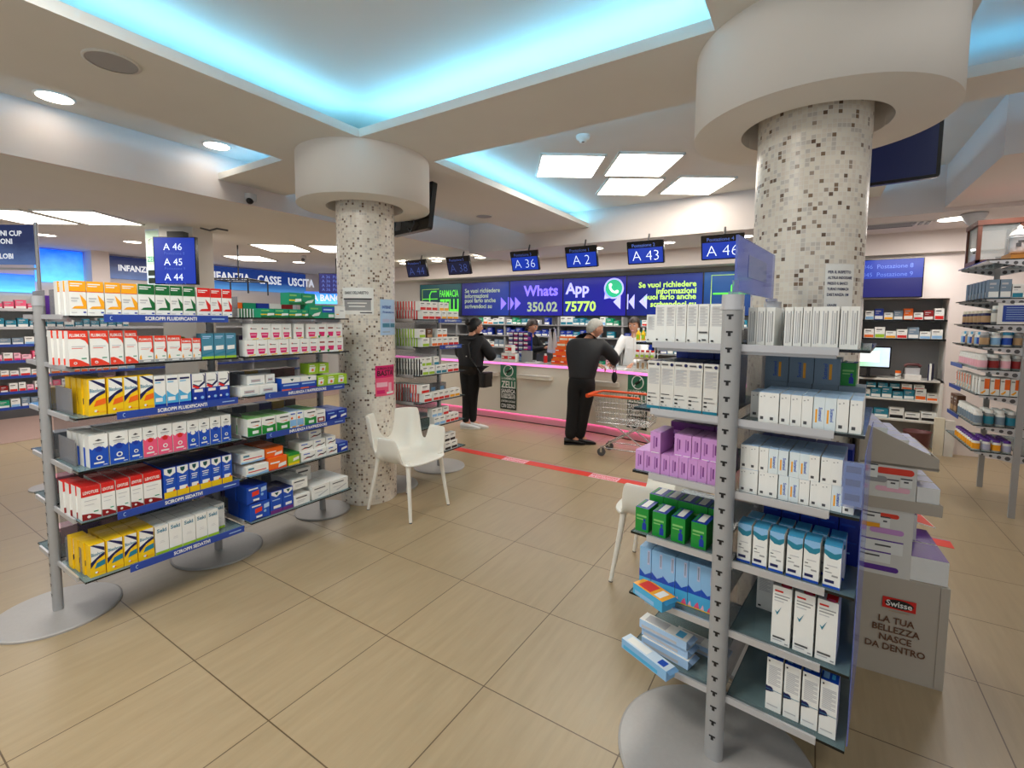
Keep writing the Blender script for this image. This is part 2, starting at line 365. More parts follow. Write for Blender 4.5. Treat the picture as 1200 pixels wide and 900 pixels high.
# ---------------------------------------------------------------- mosaic columns with white drums
def mosaic():
    m = bpy.data.materials.new('mosaic'); m.use_nodes = True; nt = m.node_tree; b = nt.nodes['Principled BSDF']; L = nt.links.new
    def N(t, **k):
        n = nt.nodes.new(t)
        for a, v in k.items(): setattr(n, a, v)
        return n
    def M(op, a, b_=None):
        n = N('ShaderNodeMath', operation=op)
        for i, x in enumerate((a, b_)):
            if x is None: continue
            if isinstance(x, (int, float)): n.inputs[i].default_value = x
            else: L(x, n.inputs[i])
        return n.outputs[0]
    tc = N('ShaderNodeTexCoord'); sp = N('ShaderNodeSeparateXYZ'); L(tc.outputs['Object'], sp.inputs[0])
    ang = M('ARCTAN2', sp.outputs[1], sp.outputs[0])
    u = M('MULTIPLY', M('ADD', ang, PI), 76 / (2 * PI)); v = M('DIVIDE', sp.outputs[2], .0197)
    def edge(x): f = M('FRACT', x); return M('MINIMUM', f, M('SUBTRACT', 1., f))
    e = M('MINIMUM', edge(u), edge(v)); g = M('LESS_THAN', e, .075)
    cell = N('ShaderNodeCombineXYZ'); L(M('FLOOR', u), cell.inputs[0]); L(M('FLOOR', v), cell.inputs[1])
    wn = N('ShaderNodeTexWhiteNoise', noise_dimensions='2D'); L(cell.outputs[0], wn.inputs['Vector'])
    rp = N('ShaderNodeValToRGB'); cr = rp.color_ramp; cr.interpolation = 'CONSTANT'
    cr.elements[0].position = 0; cr.elements[0].color = lin((.4, .32, .25)) + (1,)
    cr.elements[1].position = .035; cr.elements[1].color = lin((.5, .41, .32)) + (1,)
    for p_, cc in ((.07, (.62, .56, .5)), (.10, (.78, .75, .71)), (.22, (.86, .82, .76)), (.62, (.89, .86, .80))):
        x = cr.elements.new(p_); x.color = lin(cc) + (1,)
    L(wn.outputs['Value'], rp.inputs[0])
    mx = N('ShaderNodeMix', data_type='RGBA'); L(g, mx.inputs[0]); L(rp.outputs[0], mx.inputs[6]); mx.inputs[7].default_value = lin((.88, .86, .82)) + (1,)
    L(mx.outputs[2], b.inputs['Base Color'])
    L(M('ADD', M('MULTIPLY', g, .4), .28), b.inputs['Roughness'])
    bp = N('ShaderNodeBump'); bp.inputs['Strength'].default_value = .3; bp.inputs['Distance'].default_value = .002; L(M('SUBTRACT', 1., g), bp.inputs['Height']); L(bp.outputs[0], b.inputs['Normal'])
    MATS['mosaic'] = m
mosaic()
CL = (-3.28, 2.79); CR = (-.053, 2.79); CRAD = .238
for (x, y), nm in ((CL, 'left'), (CR, 'right')):
    o = MB().cyl((0, 0, 0), CRAD, 2.9, 'mosaic', 64).build('column', None, (x, y, 0)); o['kind'] = 'structure'
    d = MB(); d.lathe([(.315, 2.56), (.315, 2.505), (.54, 2.505), (.54, 2.92)], 'drum_paint', 72, smooth=False)
    d.lathe([(.315, 2.505), (.315, 2.9)], 'drum_paint', 48)
    q = d.build('drum', o)
    for p_ in q.data.polygons: p_.use_smooth = abs(p_.normal.z) < .5

# ---------------------------------------------------------------- ceiling fittings
def panel_light(cx, cy, z, ang, s, label, group):
    t = thing('ceiling_light', label, 'ceiling light', (cx, cy, z), R(ang), group)
    a, b_ = s[0] / 2, s[1] / 2; f = MB()
    for lo, hi in (((-a, -b_, -.02), (a, -b_ + .02, 0)), ((-a, b_ - .02, -.02), (a, b_, 0)), ((-a, -b_, -.02), (-a + .02, b_, 0)), ((a - .02, -b_, -.02), (a, b_, 0))): f.b2(lo, hi, 'white')
    f.build('frame', t)
    MB().b2((-a + .02, -b_ + .02, -.016), (a - .02, b_ - .02, -.004), 'glow_panel').build('diffuser', t)
G = 'square light panels on the ceiling'
for (x, y), l in (((-2.18, 4.45), 'white square ceiling light panel, leftmost of the four in the far coffer'), ((-1.54, 4.79), 'white square ceiling light panel, largest in view at the top of the four'), ((-1.9, 5.46), 'white square ceiling light panel, lowest of the four in the far coffer'), ((-1.23, 5.82), 'white square ceiling light panel, rightmost of the four beside the right column')):
    panel_light(x, y, UZ, 34, (.63, .7), l, G)
for (x, y), l in (((-7.11, 2.07), 'white ceiling light panel over the left department, above the framed notice'), ((-7.75, 1.64), 'white ceiling light panel cut off by the left edge of the photo'), ((-7.34, 4.53), 'white ceiling light panel above the blue sign, left of its pair'), ((-6.62, 5.05), 'white ceiling light panel partly behind the left mosaic column'), ((-9.1, 5.0), 'thin far ceiling light panel just above the blue checkout sign')):
    panel_light(x, y, LZ, 34, (.68, .75), l, 'light panels of the left department')
def spot(x, y, z, r, label, group):
    t = thing('downlight', label, 'downlight', (x, y, z), 0, group)
    MB().lathe([(r * .85, -.006), (r, -.012), (r, 0)], 'white', 28).build('rim', t)
    MB().cyl((0, 0, -.008), r * .88, .004, 'glow_spot', 28).build('lens', t)
for x, y, l in ((-4.683, 1.2, 'round downlight in the left coffer, nearest the camera'), (-4.685, 2.295, 'round downlight in the left coffer beside the cyan lip')): spot(x, y, UZ, .115, l, 'downlights of the left coffer')
for i, x in enumerate((-6.889, -6.056, -5.042, -2.842, -1.785, -.814)):
    spot(x, 6.82, 2.68, .105, f'round downlight above the counter screens, {ORD[i]} from the left', 'downlights above the counter')
spot(1.188, 6.78, 2.68, .15, 'large bright round downlight beside the conical alarm on the right', 'downlights above the counter')
for i, (x, y) in enumerate(((-9.2, 2.17), (-8.82, 3.05), (-8.86, 4.02), (-8.81, 4.89), (-8.89, 5.85))): spot(x, y, LZ, .12, f'round downlight of the left department, {ORD[i]} from the left', 'downlights of the left department')
for x, y, l, r in ((-3.168, 1.046, 'round grey ceiling speaker grille left of the near coffer', .11), (-3.634, 4.996, 'round grey ceiling speaker grille on the far beam', .1)):
    t = thing('ceiling_speaker', l, 'speaker', (x, y, SZ)); MB().cyl((0, 0, -.006), r, .006, 'grey', 28).build('grille', t); MB().lathe([(r, -.008), (r + .012, -.008), (r + .012, 0)], 'offwhite', 28).build('rim', t)
t = thing('smoke_detector', 'small white round smoke detector above the light panels', 'smoke detector', (-1.74, 3.82, UZ))
MB().lathe([(.0, -.05), (.03, -.05), (.035, -.03), (.055, -.025), (.06, 0)], 'white', 20).build('body', t); MB().cyl((0, 0, -.052), .012, .004, 'dgrey', 10).build('sensor', t)
t = thing('security_camera', 'small dark-eyed dome camera under the left beam', 'security camera', (-4.885, 2.70, 2.82))
MB().lathe([(.055, 0), (.055, -.05), (.05, -.07), (.0, -.075)], 'lgrey', 20).build('housing', t); MB().ball((.02, -.02, -.07), .035, 'black').build('lens', t)
t = thing('dome_camera', 'small grey camera on the ceiling of the left department', 'security camera', (-7.9, 5.3, LZ))
MB().lathe([(.04, 0), (.05, -.03), (.03, -.1), (0, -.11)], 'lgrey', 16).build('housing', t); MB().ball((.02, -.03, -.08), .03, 'dgrey').build('lens', t)
t = thing('alarm_siren', 'grey conical alarm on the ceiling beside the large downlight', 'alarm', (1.30, 6.56, 2.68))
MB().lathe([(.1, 0), (.1, -.02), (.06, -.1), (.02, -.13), (0, -.13)], 'lgrey', 20).build('body', t); MB().cyl((0, 0, -.014), .104, .012, 'grey', 20).build('ring', t)
t = thing('air_vent', 'long grey air conditioning grille in the ceiling right of the column', 'air vent', (.63, 6.87, 2.68))
v_ = MB(); 
for k in range(6): v_.box((0, -.1 + .04 * k, -.008), (.44, .018, .008), 'grey')
v_.build('slats', t); MB().b2((-.25, -.14, -.006), (.25, .14, -.001), 'offwhite').build('frame', t); MB().b2((-.25, .13, -.012), (.25, .15, -.004), 'dgrey').build('slot', t)
t = thing('small_vent', 'small square ceiling grille right of the long air vent', 'air vent', (.93, 6.87, 2.68))
MB().b2((-.09, -.1, -.006), (.09, .1, -.001), 'offwhite').build('frame', t); v_ = MB(); [v_.box((-.06 + .06 * k, 0, -.01), (.03, .17, .008), 'grey') for k in range(3)]; v_.build('slats', t)

# ---------------------------------------------------------------- light
def area(name, loc, rot, size, power, col=(1, 1, 1)):
    l = bpy.data.lights.new(name, 'AREA'); l.shape = 'RECTANGLE'; l.size, l.size_y = size; l.energy = power; l.color = col
    o = bpy.data.objects.new(name, l); C.objects.link(o); o.location = loc; o.rotation_euler = rot; return o
# assumed ceiling panels, unseen behind and above the camera, added to light the foreground
for i, (x, y, p_) in enumerate(((-2.2, .2, 26), (-1.3, .2, 26), (-1.8, -1.0, 26), (.9, 1.6, 7), (-4.3, -.6, 16))):
    area('added panel light', (x, y, 3.1), (0, 0, R(34)), (.6, .6), p_, (1, .95, .88))
area('counter fill', (-3.4, 7.1, 2.38), (0, 0, 0), (5, .3), 17, (1, .97, .93))  # added fill over counter and back shelves, no fitting here
area('downlight row', (-3.2, 6.9, 2.66), (0, 0, 0), (7, .12), 34, (1, .97, .9))
area('downlight right', (1.19, 6.8, 2.65), (0, 0, 0), (.25, .25), 9, (1, .94, .9))
area('niche fill', (.9, 7.3, 2.4), (0, 0, 0), (.6, .2), 5, (1, .94, .9))  # area light before the niche, no fitting modelled
area('wall unit fill', (1.35, 5.3, 2.7), (0, 0, 0), (.3, 1.0), 12, (1, .94, .9))  # added fill above the bracket shelving, without a fitting
area('left department lamp', (-8.6, 3.4, 2.66), (0, 0, 0), (2.5, 3.0), 60, (1, .96, .92))
W = bpy.data.worlds.new('world'); SC.world = W; W.use_nodes = True
bg = W.node_tree.nodes['Background']; bg.inputs[0].default_value = (.9, .95, 1, 1); bg.inputs[1].default_value = .5
# ---------------------------------------------------------------- cartons
def lines(x0, x1, z0, z1, n, ink='grey', th=.35):
    st = (z1 - z0) / n
    return [('r', x0, x0 + (x1 - x0) * (1 if i % 3 < 2 else .7), z0 + st * i, z0 + st * (i + th), ink) for i in range(n)]
def flu(c, dk):
    return ('white', c, [('r', 0, 1, .7, 1, c), ('r', .08, .8, .9, .93, 'white'), ('r', .08, .62, .84, .87, 'white'), ('r', 0, 1, .685, .7, dk),
        ('p', [(.62, .62), (1, .42), (1, .2), (.8, .28), (.7, .44)], c), ('p', [(.55, .28), (.95, .28), (1, .2), (.1, .2), (.3, .27)], c), ('r', .1, .55, .48, .52, 'lgrey'), ('r', .1, .45, .41, .44, 'lgrey'), ('r', .78, .95, .08, .12, 'royal'), ('r', .08, .4, .08, .1, 'lgrey')])
def pulm(c, low=False):
    d = [('r', 0, 1, .78, 1, c), ('t', .5, .875, .085, 'FLUIMUCIL', 'white', .84), ('r', .15, .85, .55, .57, 'lgrey'), ('r', .15, .7, .5, .515, 'redor'), ('r', .62, .88, .2, .23, 'emerald')]
    if low: d += [('p', [(.9, .78), (1, .78), (1, .35), (.75, .42), (.92, .55)], c), ('r', 0, 1, 0, .1, 'grey'), ('p', [(.02, .12), (.2, .12), (.14, .3), (.06, .24)], 'amber'), ('r', .3, .8, .03, .07, 'white')]
    else: d += [('p', [(.6, .78), (1, .78), (1, .6), (.85, .72)], c), ('p', [(0, 0), (1, 0), (1, .04), (.6, .16), (.25, .22), (0, .21)], c), ('c', .3, .09, .09, 'white'), ('c', .3, .09, .05, c)]
    return ('white', c, d)
def biso(c2):
    return ('yellow', 'yellow', [('p', [(.1, .98), (.98, .98), (.98, .62), (.1, .38)], 'white'), ('p', [(.1, .98), (.3, .98), (.98, .84), (.98, .72)], 'navy'), ('t', .52, .68, .1, 'Bisolvon', 'steel', .8), ('p', [(.05, .28), (.05, .45), (.62, .62), (.98, .68), (.98, .6), (.5, .5)], 'navy'),
        ('p', [(.3, .24), (.45, .4), (.98, .46), (.98, .3)], c2), ('c', .4, .12, .09, 'white'), ('c', .5, .1, .06, 'orange'), ('r', .6, .95, .08, .1, 'amber')])
def dos(c, c2, ring):
    return ('white', 'offwhite', [('p', [(0, 0), (1, 0), (1, .62), (.85, .55), (.7, .62), (.5, .52), (.3, .62), (.15, .55), (0, .62)], c), ('c', .5, .55, .2, c2), ('p', [(.3, .82), (.5, .87), (.7, .82), (.5, .8)], 'dgrey'), ('r', .2, .8, .72, .75, 'grey'), ('r', .25, .7, .67, .69, 'lgrey'),
        ('c', .5, .28, .17, 'white'), ('c', .5, .28, .1, ring), ('r', .2, .75, .1, .15, 'white'), ('r', .7, .92, .04, .06, 'white')])
def simple(body, band, zb=(.0, .25), extra=()): return (body, body, [('r', 0, 1, zb[0], zb[1], band), ('r', .1, .6, .75, .82, 'grey'), ('r', .1, .45, .62, .66, 'lgrey')] + list(extra))
def whitebox(mark=False, blue=False):
    d = lines(.14, .86, .45, .95, 16, 'lgrey', .45) + [('r', .12, .3, .06, .1, 'black')]
    if mark: d += [('r', .1, .9, .27, .31, 'dgrey'), ('r', .4, .8, .08, .12, 'dgrey')]
    return ('white', 'white', d)
SUST = lambda c: ('p', [(.30, .9), (.70, .9), (.70, .12), (.30, .12)], c)
K = {}
def kind(k, nm, cat, desc, w, h, d, spec): K[k] = (nm, cat, desc, w, h, d, spec)
SY = 'syrup_carton', 'medicine carton'
kind('fluy', *SY, 'yellow-topped white carton', .066, .165, .055, flu('amber', 'redor')); kind('flug', *SY, 'green-topped white carton', .068, .167, .055, flu('dgreen', 'green')); kind('flur', *SY, 'red-topped white carton', .066, .165, .055, flu('red', 'redor'))
kind('plus', *SY, 'tall red-topped carton', .072, .168, .055, pulm('redor')); kind('pluslow', *SY, 'shorter red-topped carton', .065, .138, .055, pulm('redor', True)); kind('plusmin', *SY, 'small orange-red carton', .05, .12, .05, pulm('redor', True))
kind('tealb', *SY, 'teal carton, white sticker', .068, .146, .06, ('steel', 'steel', [('r', 0, 1, 0, .09, 'lime'), ('p', [(.15, .5), (.85, .52), (.85, .36), (.15, .34)], 'white'), ('r', .1, .8, .86, .9, 'lblue'), ('r', .1, .65, .8, .83, 'lblue'), ('p', [(0, .1), (1, .25), (1, .3), (0, .16)], 'teal')]))
kind('biso', *SY, 'yellow carton, blue stripes', .068, .18, .06, biso('orange')); kind('bisot', *SY, 'yellow carton, teal flash', .068, .165, .06, biso('teal'))
kind('aqua', *SY, 'white carton, blue waves', .06, .17, .055, ('white', 'white', [('r', 0, 1, 0, .1, 'royal'), ('p', [(0, .1), (1, .1), (1, .42), (.7, .33), (.35, .4), (0, .52)], 'cyan'), ('c', .4, .5, .2, 'white'), ('r', .1, .7, .18, .3, 'white'), ('r', .1, .9, .84, .9, 'navy'), ('r', .1, .6, .77, .8, 'cyan')]))
kind('bluew', *SY, 'white-topped blue carton', .063, .165, .055, ('royal', 'white', [('r', 0, 1, .5, 1, 'white'), ('p', [(.02, .62), (.5, .5), (.98, .66), (.98, .92), (.8, .98), (.9, .9), (.88, .72), (.5, .58), (.1, .66)], 'navy'), ('p', [(.02, .55), (.4, .47), (.6, .52), (.1, .62)], 'red'), ('r', .15, .8, .36, .46, 'white'), ('r', .12, .75, .72, .76, 'grey'), ('c', .2, .16, .1, 'white'), ('c', .75, .16, .13, 'sky')]))
kind('dosb', *SY, 'white and blue jagged carton', .07, .16, .06, dos('blue', 'royal', 'royal')); kind('dosp', *SY, 'white and pink jagged carton', .066, .16, .06, dos('pink', 'red', 'pink')); kind('dosg', *SY, 'blue carton, green mark', .06, .158, .06, dos('blue', 'white', 'emerald'))
kind('levo', *SY, 'red-topped white box', .07, .165, .06, ('white', 'red', [('r', 0, 1, .7, 1, 'red'), ('t', .5, .82, .09, 'LEVOTUSS', 'white', .8), ('r', .15, .8, .56, .58, 'lgrey'), ('r', .15, .65, .44, .455, 'lgrey'), ('p', [(0, 0), (1, 0), (1, .06), (.5, .17), (0, .2)], 'dred'), ('c', .35, .09, .1, 'white'), ('r', .6, .85, .2, .23, 'emerald')]))
kind('vick', *SY, 'blue carton, yellow base', .062, .17, .06, ('blue', 'navy', [('r', 0, 1, 0, .2, 'yellow'), ('p', [(.05, .98), (.95, .98), (.95, .8), (.5, .7), (.05, .8)], 'white'), ('p', [(.3, .94), (.7, .94), (.66, .84), (.5, .78), (.34, .84)], 'darkteal'), ('r', .2, .8, .6, .63, 'white'), ('r', .25, .75, .53, .56, 'white'), ('r', .2, .7, .46, .49, 'lblue'), ('r', .2, .85, .2, .32, 'white'), ('c', .8, .22, .1, 'orange')]))
kind('seki', *SY, 'white carton, lime base', .063, .155, .06, ('white', 'white', [('r', 0, 1, 0, .09, 'lime'), ('t', .5, .84, .13, 'Seki', 'steel', .82), ('r', .35, .65, .45, .46, 'lgrey'), ('r', .3, .7, .4, .41, 'lgrey')]))
TB = 'tablet_carton', 'medicine carton'
kind('grlie', *TB, 'flat green carton', .094, .058, .1, ('emerald', 'emerald', [('r', 0, 1, .0, .18, 'dgreen'), ('r', 0, .6, .3, .42, 'yellow'), ('p', [(.45, .22), (.98, .3), (.98, .52), (.5, .5)], 'white'), ('r', .05, .6, .7, .85, 'lgreen')]))
kind('grbig', *TB, 'large green carton', .11, .09, .1, ('emerald', 'emerald', [('p', [(.1, .12), (.75, .2), (.9, .5), (.4, .35)], 'white'), ('r', .1, .7, .68, .8, 'lgreen'), ('p', [(0, 0), (.4, 0), (.1, .3), (0, .3)], 'dgreen')]))
kind('grblue', *TB, 'green and blue carton', .11, .09, .1, ('emerald', 'emerald', [('r', 0, 1, .45, .9, 'blue'), ('r', .1, .8, .62, .74, 'lblue'), ('r', .5, .95, .08, .32, 'white')]))
kind('wsmall', *TB, 'small white carton', .1, .09, .08, ('white', 'white', [('r', .15, .4, .3, .36, 'amber'), ('r', .5, .85, .6, .66, 'grey')]))
kind('grstr', *TB, 'thin green and white carton', .018, .055, .1, ('white', 'emerald', [('r', 0, .55, 0, 1, 'dgreen')]))
kind('pinkw', *TB, 'white carton, magenta label', .072, .1, .07, ('white', 'white', [('p', [(.12, .44), (.8, .44), (.72, .12), (.2, .12)], 'hotpink'), ('r', .2, .7, .28, .34, 'lpink'), ('c', .25, .7, .07, 'red'), ('r', .2, .75, .66, .7, 'dgrey'), ('p', [(.3, .04), (.9, .12), (.9, .05), (.35, .0)], 'yellow')]))
kind('pinkg', *TB, 'white carton, green leaf', .07, .1, .07, ('white', 'white', [('p', [(.12, .44), (.8, .44), (.72, .12), (.2, .12)], 'hotpink'), ('r', .15, .75, .66, .76, 'dred'), ('c', .15, .1, .12, 'green'), ('c', .3, .2, .07, 'dgreen')]))
kind('wend', *TB, 'white carton, grey band', .12, .058, .12, ('white', 'white', [('r', .2, .75, .25, .6, 'lgrey'), ('r', .1, .9, .05, .1, 'teal'), ('r', .25, .7, .4, .46, 'dred')]))
kind('vapo', *TB, 'blue and white carton', .12, .085, .1, ('blue', 'white', [('r', 0, 1, .62, 1, 'white'), ('p', [(.45, .92), (.65, .92), (.55, .72)], 'darkteal'), ('r', 0, .5, 0, .15, 'orange'), ('r', .5, 1, 0, .15, 'violet'), ('r', .08, .9, .4, .5, 'lblue')]))
kind('limeb', *TB, 'lime green carton', .085, .075, .1, ('lime', 'lime', [('p', [(.05, .2), (.6, .2), (.7, .7), (.1, .7)], 'white'), ('c', .4, .4, .12, 'orange'), ('r', .1, .6, .78, .86, 'white')]))
kind('acti', *TB, 'white and green carton', .088, .108, .12, ('white', 'lgreen', [('p', [(0, 0), (1, 0), (1, .5), (.5, .42), (0, .55)], 'green'), ('r', .35, .8, .1, .28, 'white'), ('r', .25, .9, .76, .83, 'black'), ('p', [(.3, .56), (.8, .6), (.8, .54)], 'orange')]))
kind('skyb', *TB, 'white and light blue carton', .055, .11, .1, ('white', 'lblue', [('r', 0, 1, .1, .5, 'sky'), ('c', .3, .6, .18, 'orange'), ('r', .1, .8, .82, .9, 'blue'), ('r', .3, .9, .02, .1, 'amber')]))
kind('wred', *TB, 'white carton, red panel', .075, .09, .1, ('white', 'white', [('r', .1, .9, .05, .45, 'dred'), ('r', .25, .75, .15, .35, 'white'), ('r', .1, .8, .7, .78, 'grey')]))
kind('blie', *TB, 'small blue carton', .09, .07, .12, ('royal', 'blue', [('p', [(.3, .15), (.9, .3), (.9, .5), (.35, .4)], 'white'), ('r', .1, .7, .7, .8, 'sky')]))
kind('coryf', *TB, 'white carton, red stripe', .15, .062, .13, ('white', 'white', [('r', .1, .9, .35, .45, 'red'), ('p', [(0, 0), (1, 0), (1, .25), (.4, .1), (0, .2)], 'sky'), ('r', .1, .35, .62, .8, 'steel')]))
kind('oran', *TB, 'orange carton', .125, .08, .13, ('orange', 'orange', [('r', .08, .6, .5, .62, 'white'), ('p', [(.5, .1), (.95, .2), (.95, .5), (.55, .4)], 'white'), ('r', 0, 1, .0, .08, 'redor')]))
kind('grlime', *TB, 'green and yellow carton', .083, .08, .12, ('lime', 'green', [('r', 0, 1, .0, .2, 'yellow'), ('p', [(.4, .3), (.95, .4), (.95, .65), (.45, .55)], 'white'), ('r', 0, 1, .8, 1, 'green')]))
kind('tach', *TB, 'white carton, black curve', .1, .065, .13, ('white', 'white', [('p', [(.1, .25), (.4, .45), (.7, .4), (.95, .55), (.95, .42), (.7, .28), (.4, .32)], 'black'), ('p', [(.1, .18), (.4, .36), (.7, .28), (.4, .3)], 'redor'), ('r', .15, .6, .7, .8, 'blue')]))
kind('actif', *TB, 'navy carton, red badge', .13, .11, .13, ('blue', 'royal', [('p', [(.25, .4), (.6, .46), (.6, .72), (.25, .66)], 'redor'), ('r', .1, .55, .8, .88, 'white'), ('p', [(.7, .55), (.97, .6), (.97, .85), (.7, .8)], 'lblue'), ('r', .3, .6, .12, .24, 'white'), ('c', .75, .4, .07, 'sky'), ('p', [(0, 0), (1, 0), (.4, .1)], 'navy')]))
kind('vick2', *TB, 'dark blue upright carton', .08, .15, .1, ('blue', 'navy', [('p', [(.1, .97), (.95, .97), (.95, .85), (.5, .72), (.1, .85)], 'white'), ('p', [(.35, .93), (.72, .93), (.55, .78)], 'darkteal'), ('r', .15, .8, .58, .62, 'lblue'), ('r', .25, .85, .22, .34, 'white'), ('r', 0, 1, 0, .16, 'violet')]))
kind('whlie', *TB, 'flat white carton', .125, .07, .13, ('white', 'white', [('r', .12, .8, .68, .8, 'dgrey'), ('r', .2, .7, .4, .46, 'lgrey'), ('r', .2, .6, .26, .31, 'lgrey')]))
kind('whbig', *TB, 'large white carton', .15, .094, .15, ('white', 'white', [('r', .12, .75, .72, .8, 'dgrey'), ('p', [(.3, .2), (.9, .5), (.9, .42), (.4, .14)], 'lgrey'), ('r', .15, .6, .44, .48, 'lgrey')]))
# generic small cartons seen from afar
SM = 'small_carton', 'carton'
for k, c1, c2, ds in (('s_wr', 'white', 'red', 'white and red'), ('s_wo', 'white', 'orange', 'white and orange'), ('s_wy', 'white', 'amber', 'white and yellow'), ('s_wg', 'white', 'lime', 'white and green'), ('s_wb', 'white', 'sky', 'white and blue'), ('s_wt', 'white', 'teal', 'white and teal'), ('s_bk', 'white', 'black', 'white and black'), ('s_bl', 'royal', 'white', 'deep blue'), ('s_gn', 'emerald', 'white', 'green'), ('s_pk', 'pink', 'white', 'pink'), ('s_dr', 'dred', 'white', 'dark red'), ('s_pu', 'purple', 'white', 'purple'), ('s_te', 'teal', 'white', 'teal'), ('s_ye', 'yellow', 'navy', 'yellow'), ('s_gy', 'greyblue', 'white', 'grey-blue'), ('s_or', 'orange', 'white', 'orange'), ('s_br', 'brown', 'tan', 'brown'), ('s_lp', 'lpink', 'hotpink', 'pale pink')):
    kind(k, *SM, ds + ' carton', .08, .08, .06, (c1, c1, [('r', .05, .95, .05, .35, c2), ('r', .12, .7, .72, .82, 'dgrey' if c1 in ('white', 'lpink') else 'lgrey'), ('r', .12, .5, .55, .6, 'lgrey')]))
    # a thin carton with a coloured spine
    n_, ct_, de_, _, _, _, sp_ = K[k]
    K[k + 'e'] = (n_, ct_, de_, .08, .08, .03, (sp_[0], sp_[1], sp_[2] + [('l', 0, .6, 0, 1, c2 if c1 == 'white' else c1)]))
# right rack
RB = 'supplement_carton', 'medicine carton'
kind('tallw', *RB, 'tall white printed carton', .04, .142, .12, whitebox()); kind('tallwm', *RB, 'tall white barcoded carton', .04, .142, .12, whitebox(True))
kind('textw', *RB, 'white line-printed carton', .026, .128, .12, ('white', 'white', [('r', .2, .34, .1, .9, 'lgrey'), ('r', .45, .57, .1, .85, 'lgrey'), ('r', .68, .8, .12, .9, 'grey')]))
kind('navyt', *RB, 'white carton, navy top', .05, .182, .12, ('offwhite', 'navy', [('r', 0, 1, 0, .06, 'teal')] + lines(.1, .9, .52, .86, 14, 'lgrey', .5) + [('c', .82, .935, .12, 'navy'), ('r', .08, .55, .92, .95, 'dgrey'), ('r', .08, .7, .31, .325, 'dgrey'), ('r', .08, .3, .22, .25, 'black'), ('r', .35, .8, .23, .245, 'grey'), ('r', .08, .3, .14, .17, 'black'), ('r', .1, .2, .08, .1, 'grey'), ('r', .4, .5, .08, .1, 'grey')]))
kind('susw', *RB, 'small white coded carton', .032, .1, .1, ('white', 'lblue', [('r', .2, .52, .1, .2, 'dgrey'), ('r', .15, .3, .84, .87, 'grey'), ('r', .5, .6, .86, .9, 'grey')]))
kind('susb', *RB, 'pale yellow-printed carton', .034, .1, .1, ('palew', 'lblue', [('r', .2, .36, .2, .62, 'amber'), ('v', .64, .47, .3, 'Sustenol', 'blue', .62, -90)]))
kind('susg', *RB, 'grey-blue carton', .075, .085, .12, ('greyblue', 'greyblue', [('r', .58, .69, .2, .78, 'amber'), ('v', .43, .5, .15, 'Sustenol', 'blue', .74, 90)]))
kind('lila', *RB, 'lilac carton', .033, .08, .14, ('lilac', 'lilac', [('r', .3, .46, .2, .8, 'dlilac'), ('r', .55, .7, .3, .75, 'violet'), ('r', .1, .9, .0, .03, 'white')]))
kind('purp', *RB, 'dark purple carton', .055, .1, .1, ('violet', 'violet', [('r', .1, .7, .5, .65, 'lilac'), ('r', .1, .4, .3, .36, 'lilac')]))
kind('grnb', *RB, 'green and blue carton', .052, .095, .1, ('green', 'royal', [('r', .1, .85, .62, .7, 'lgreen'), ('r', .1, .6, .5, .55, 'lgreen'), ('p', [(.55, .1), (.85, .1), (.85, .35), (.7, .45), (.55, .35)], 'royal'), ('c', .7, .5, .1, 'royal'), ('T', .3, .75, .15, .95, 'white'), ('T', .05, .2, .1, .9, 'green')]))
kind('bluet', *RB, 'white carton, blue wavy top', .046, .135, .07, ('white', 'cyan', [('p', [(0, 1), (1, 1), (1, .78), (.75, .7), (.35, .7), (0, .8)], 'teal'), ('p', [(0, 1), (1, 1), (1, .88), (.6, .82), (0, .9)], 'sky'), ('r', 0, 1, 0, .06, 'blue'), ('r', .1, .65, .12, .19, 'navy'), ('c', .2, .15, .1, 'navy'), ('r', .5, .85, .28, .32, 'grey'), ('r', .1, .3, .44, .46, 'black'), ('r', .2, .8, .52, .54, 'lgrey'), ('r', .1, .5, .36, .38, 'grey')]))
kind('navyb', *RB, 'deep blue carton', .055, .15, .1, ('royal', 'royal', [('r', .1, .8, .7, .74, 'blue'), ('r', .1, .9, .4, .43, 'blue'), ('r', .1, .6, .2, .23, 'sky')]))
kind('sealt', *RB, 'tall sea-blue carton', .052, .175, .07, ('sky', 'sky', [('r', 0, 1, 0, .3, 'cyan'), ('p', [(0, .3), (1, .3), (1, .45), (.5, .36), (0, .48)], 'blue'), ('p', [(0, .02), (.3, .02), (.2, .14), (.12, .1)], 'lpink'), ('p', [(.5, .02), (.95, .02), (.8, .16), (.62, .1)], 'pink'), ('r', .68, .9, .62, .95, 'lav'), ('r', .74, .82, .66, .92, 'greyblue'), ('r', 0, 1, 0, .02, 'yellow')]))
kind('redw', *RB, 'white carton, red blot', .058, .2, .06, ('white', 'lgrey', [('T', .4, .95, .1, .9, 'red'), ('T', .5, .85, -.0, .3, 'pink'), ('r', .1, .55, .9, .93, 'red'), ('r', .1, .9, .84, .86, 'grey'), ('r', .1, .8, .79, .81, 'grey'), ('r', .1, .6, .74, .755, 'lgrey'), ('p', [(.15, .58), (.28, .5), (.5, .66), (.28, .55)], 'teal'), ('r', .1, .75, .1, .13, 'dgrey'), ('r', .1, .6, .06, .08, 'lgrey'), ('r', .75, .92, .03, .05, 'grey')]))
kind('bluep', *RB, 'white carton, blue flap', .05, .185, .05, ('white', 'blue', lines(.12, .9, .5, .88, 14, 'lgrey', .5) + [('c', .25, .41, .2, 'navy'), ('p', [(.0, .47), (.4, .42), (.5, .38), (0, .35)], 'navy'), ('r', 0, 1, .395, .405, 'steel'), ('r', .1, .2, .93, .96, 'black'), ('r', .1, .8, .1, .12, 'lgrey'), ('T', .1, .45, .2, .9, 'sky'), ('T', .6, .8, .3, .8, 'cyan')]))
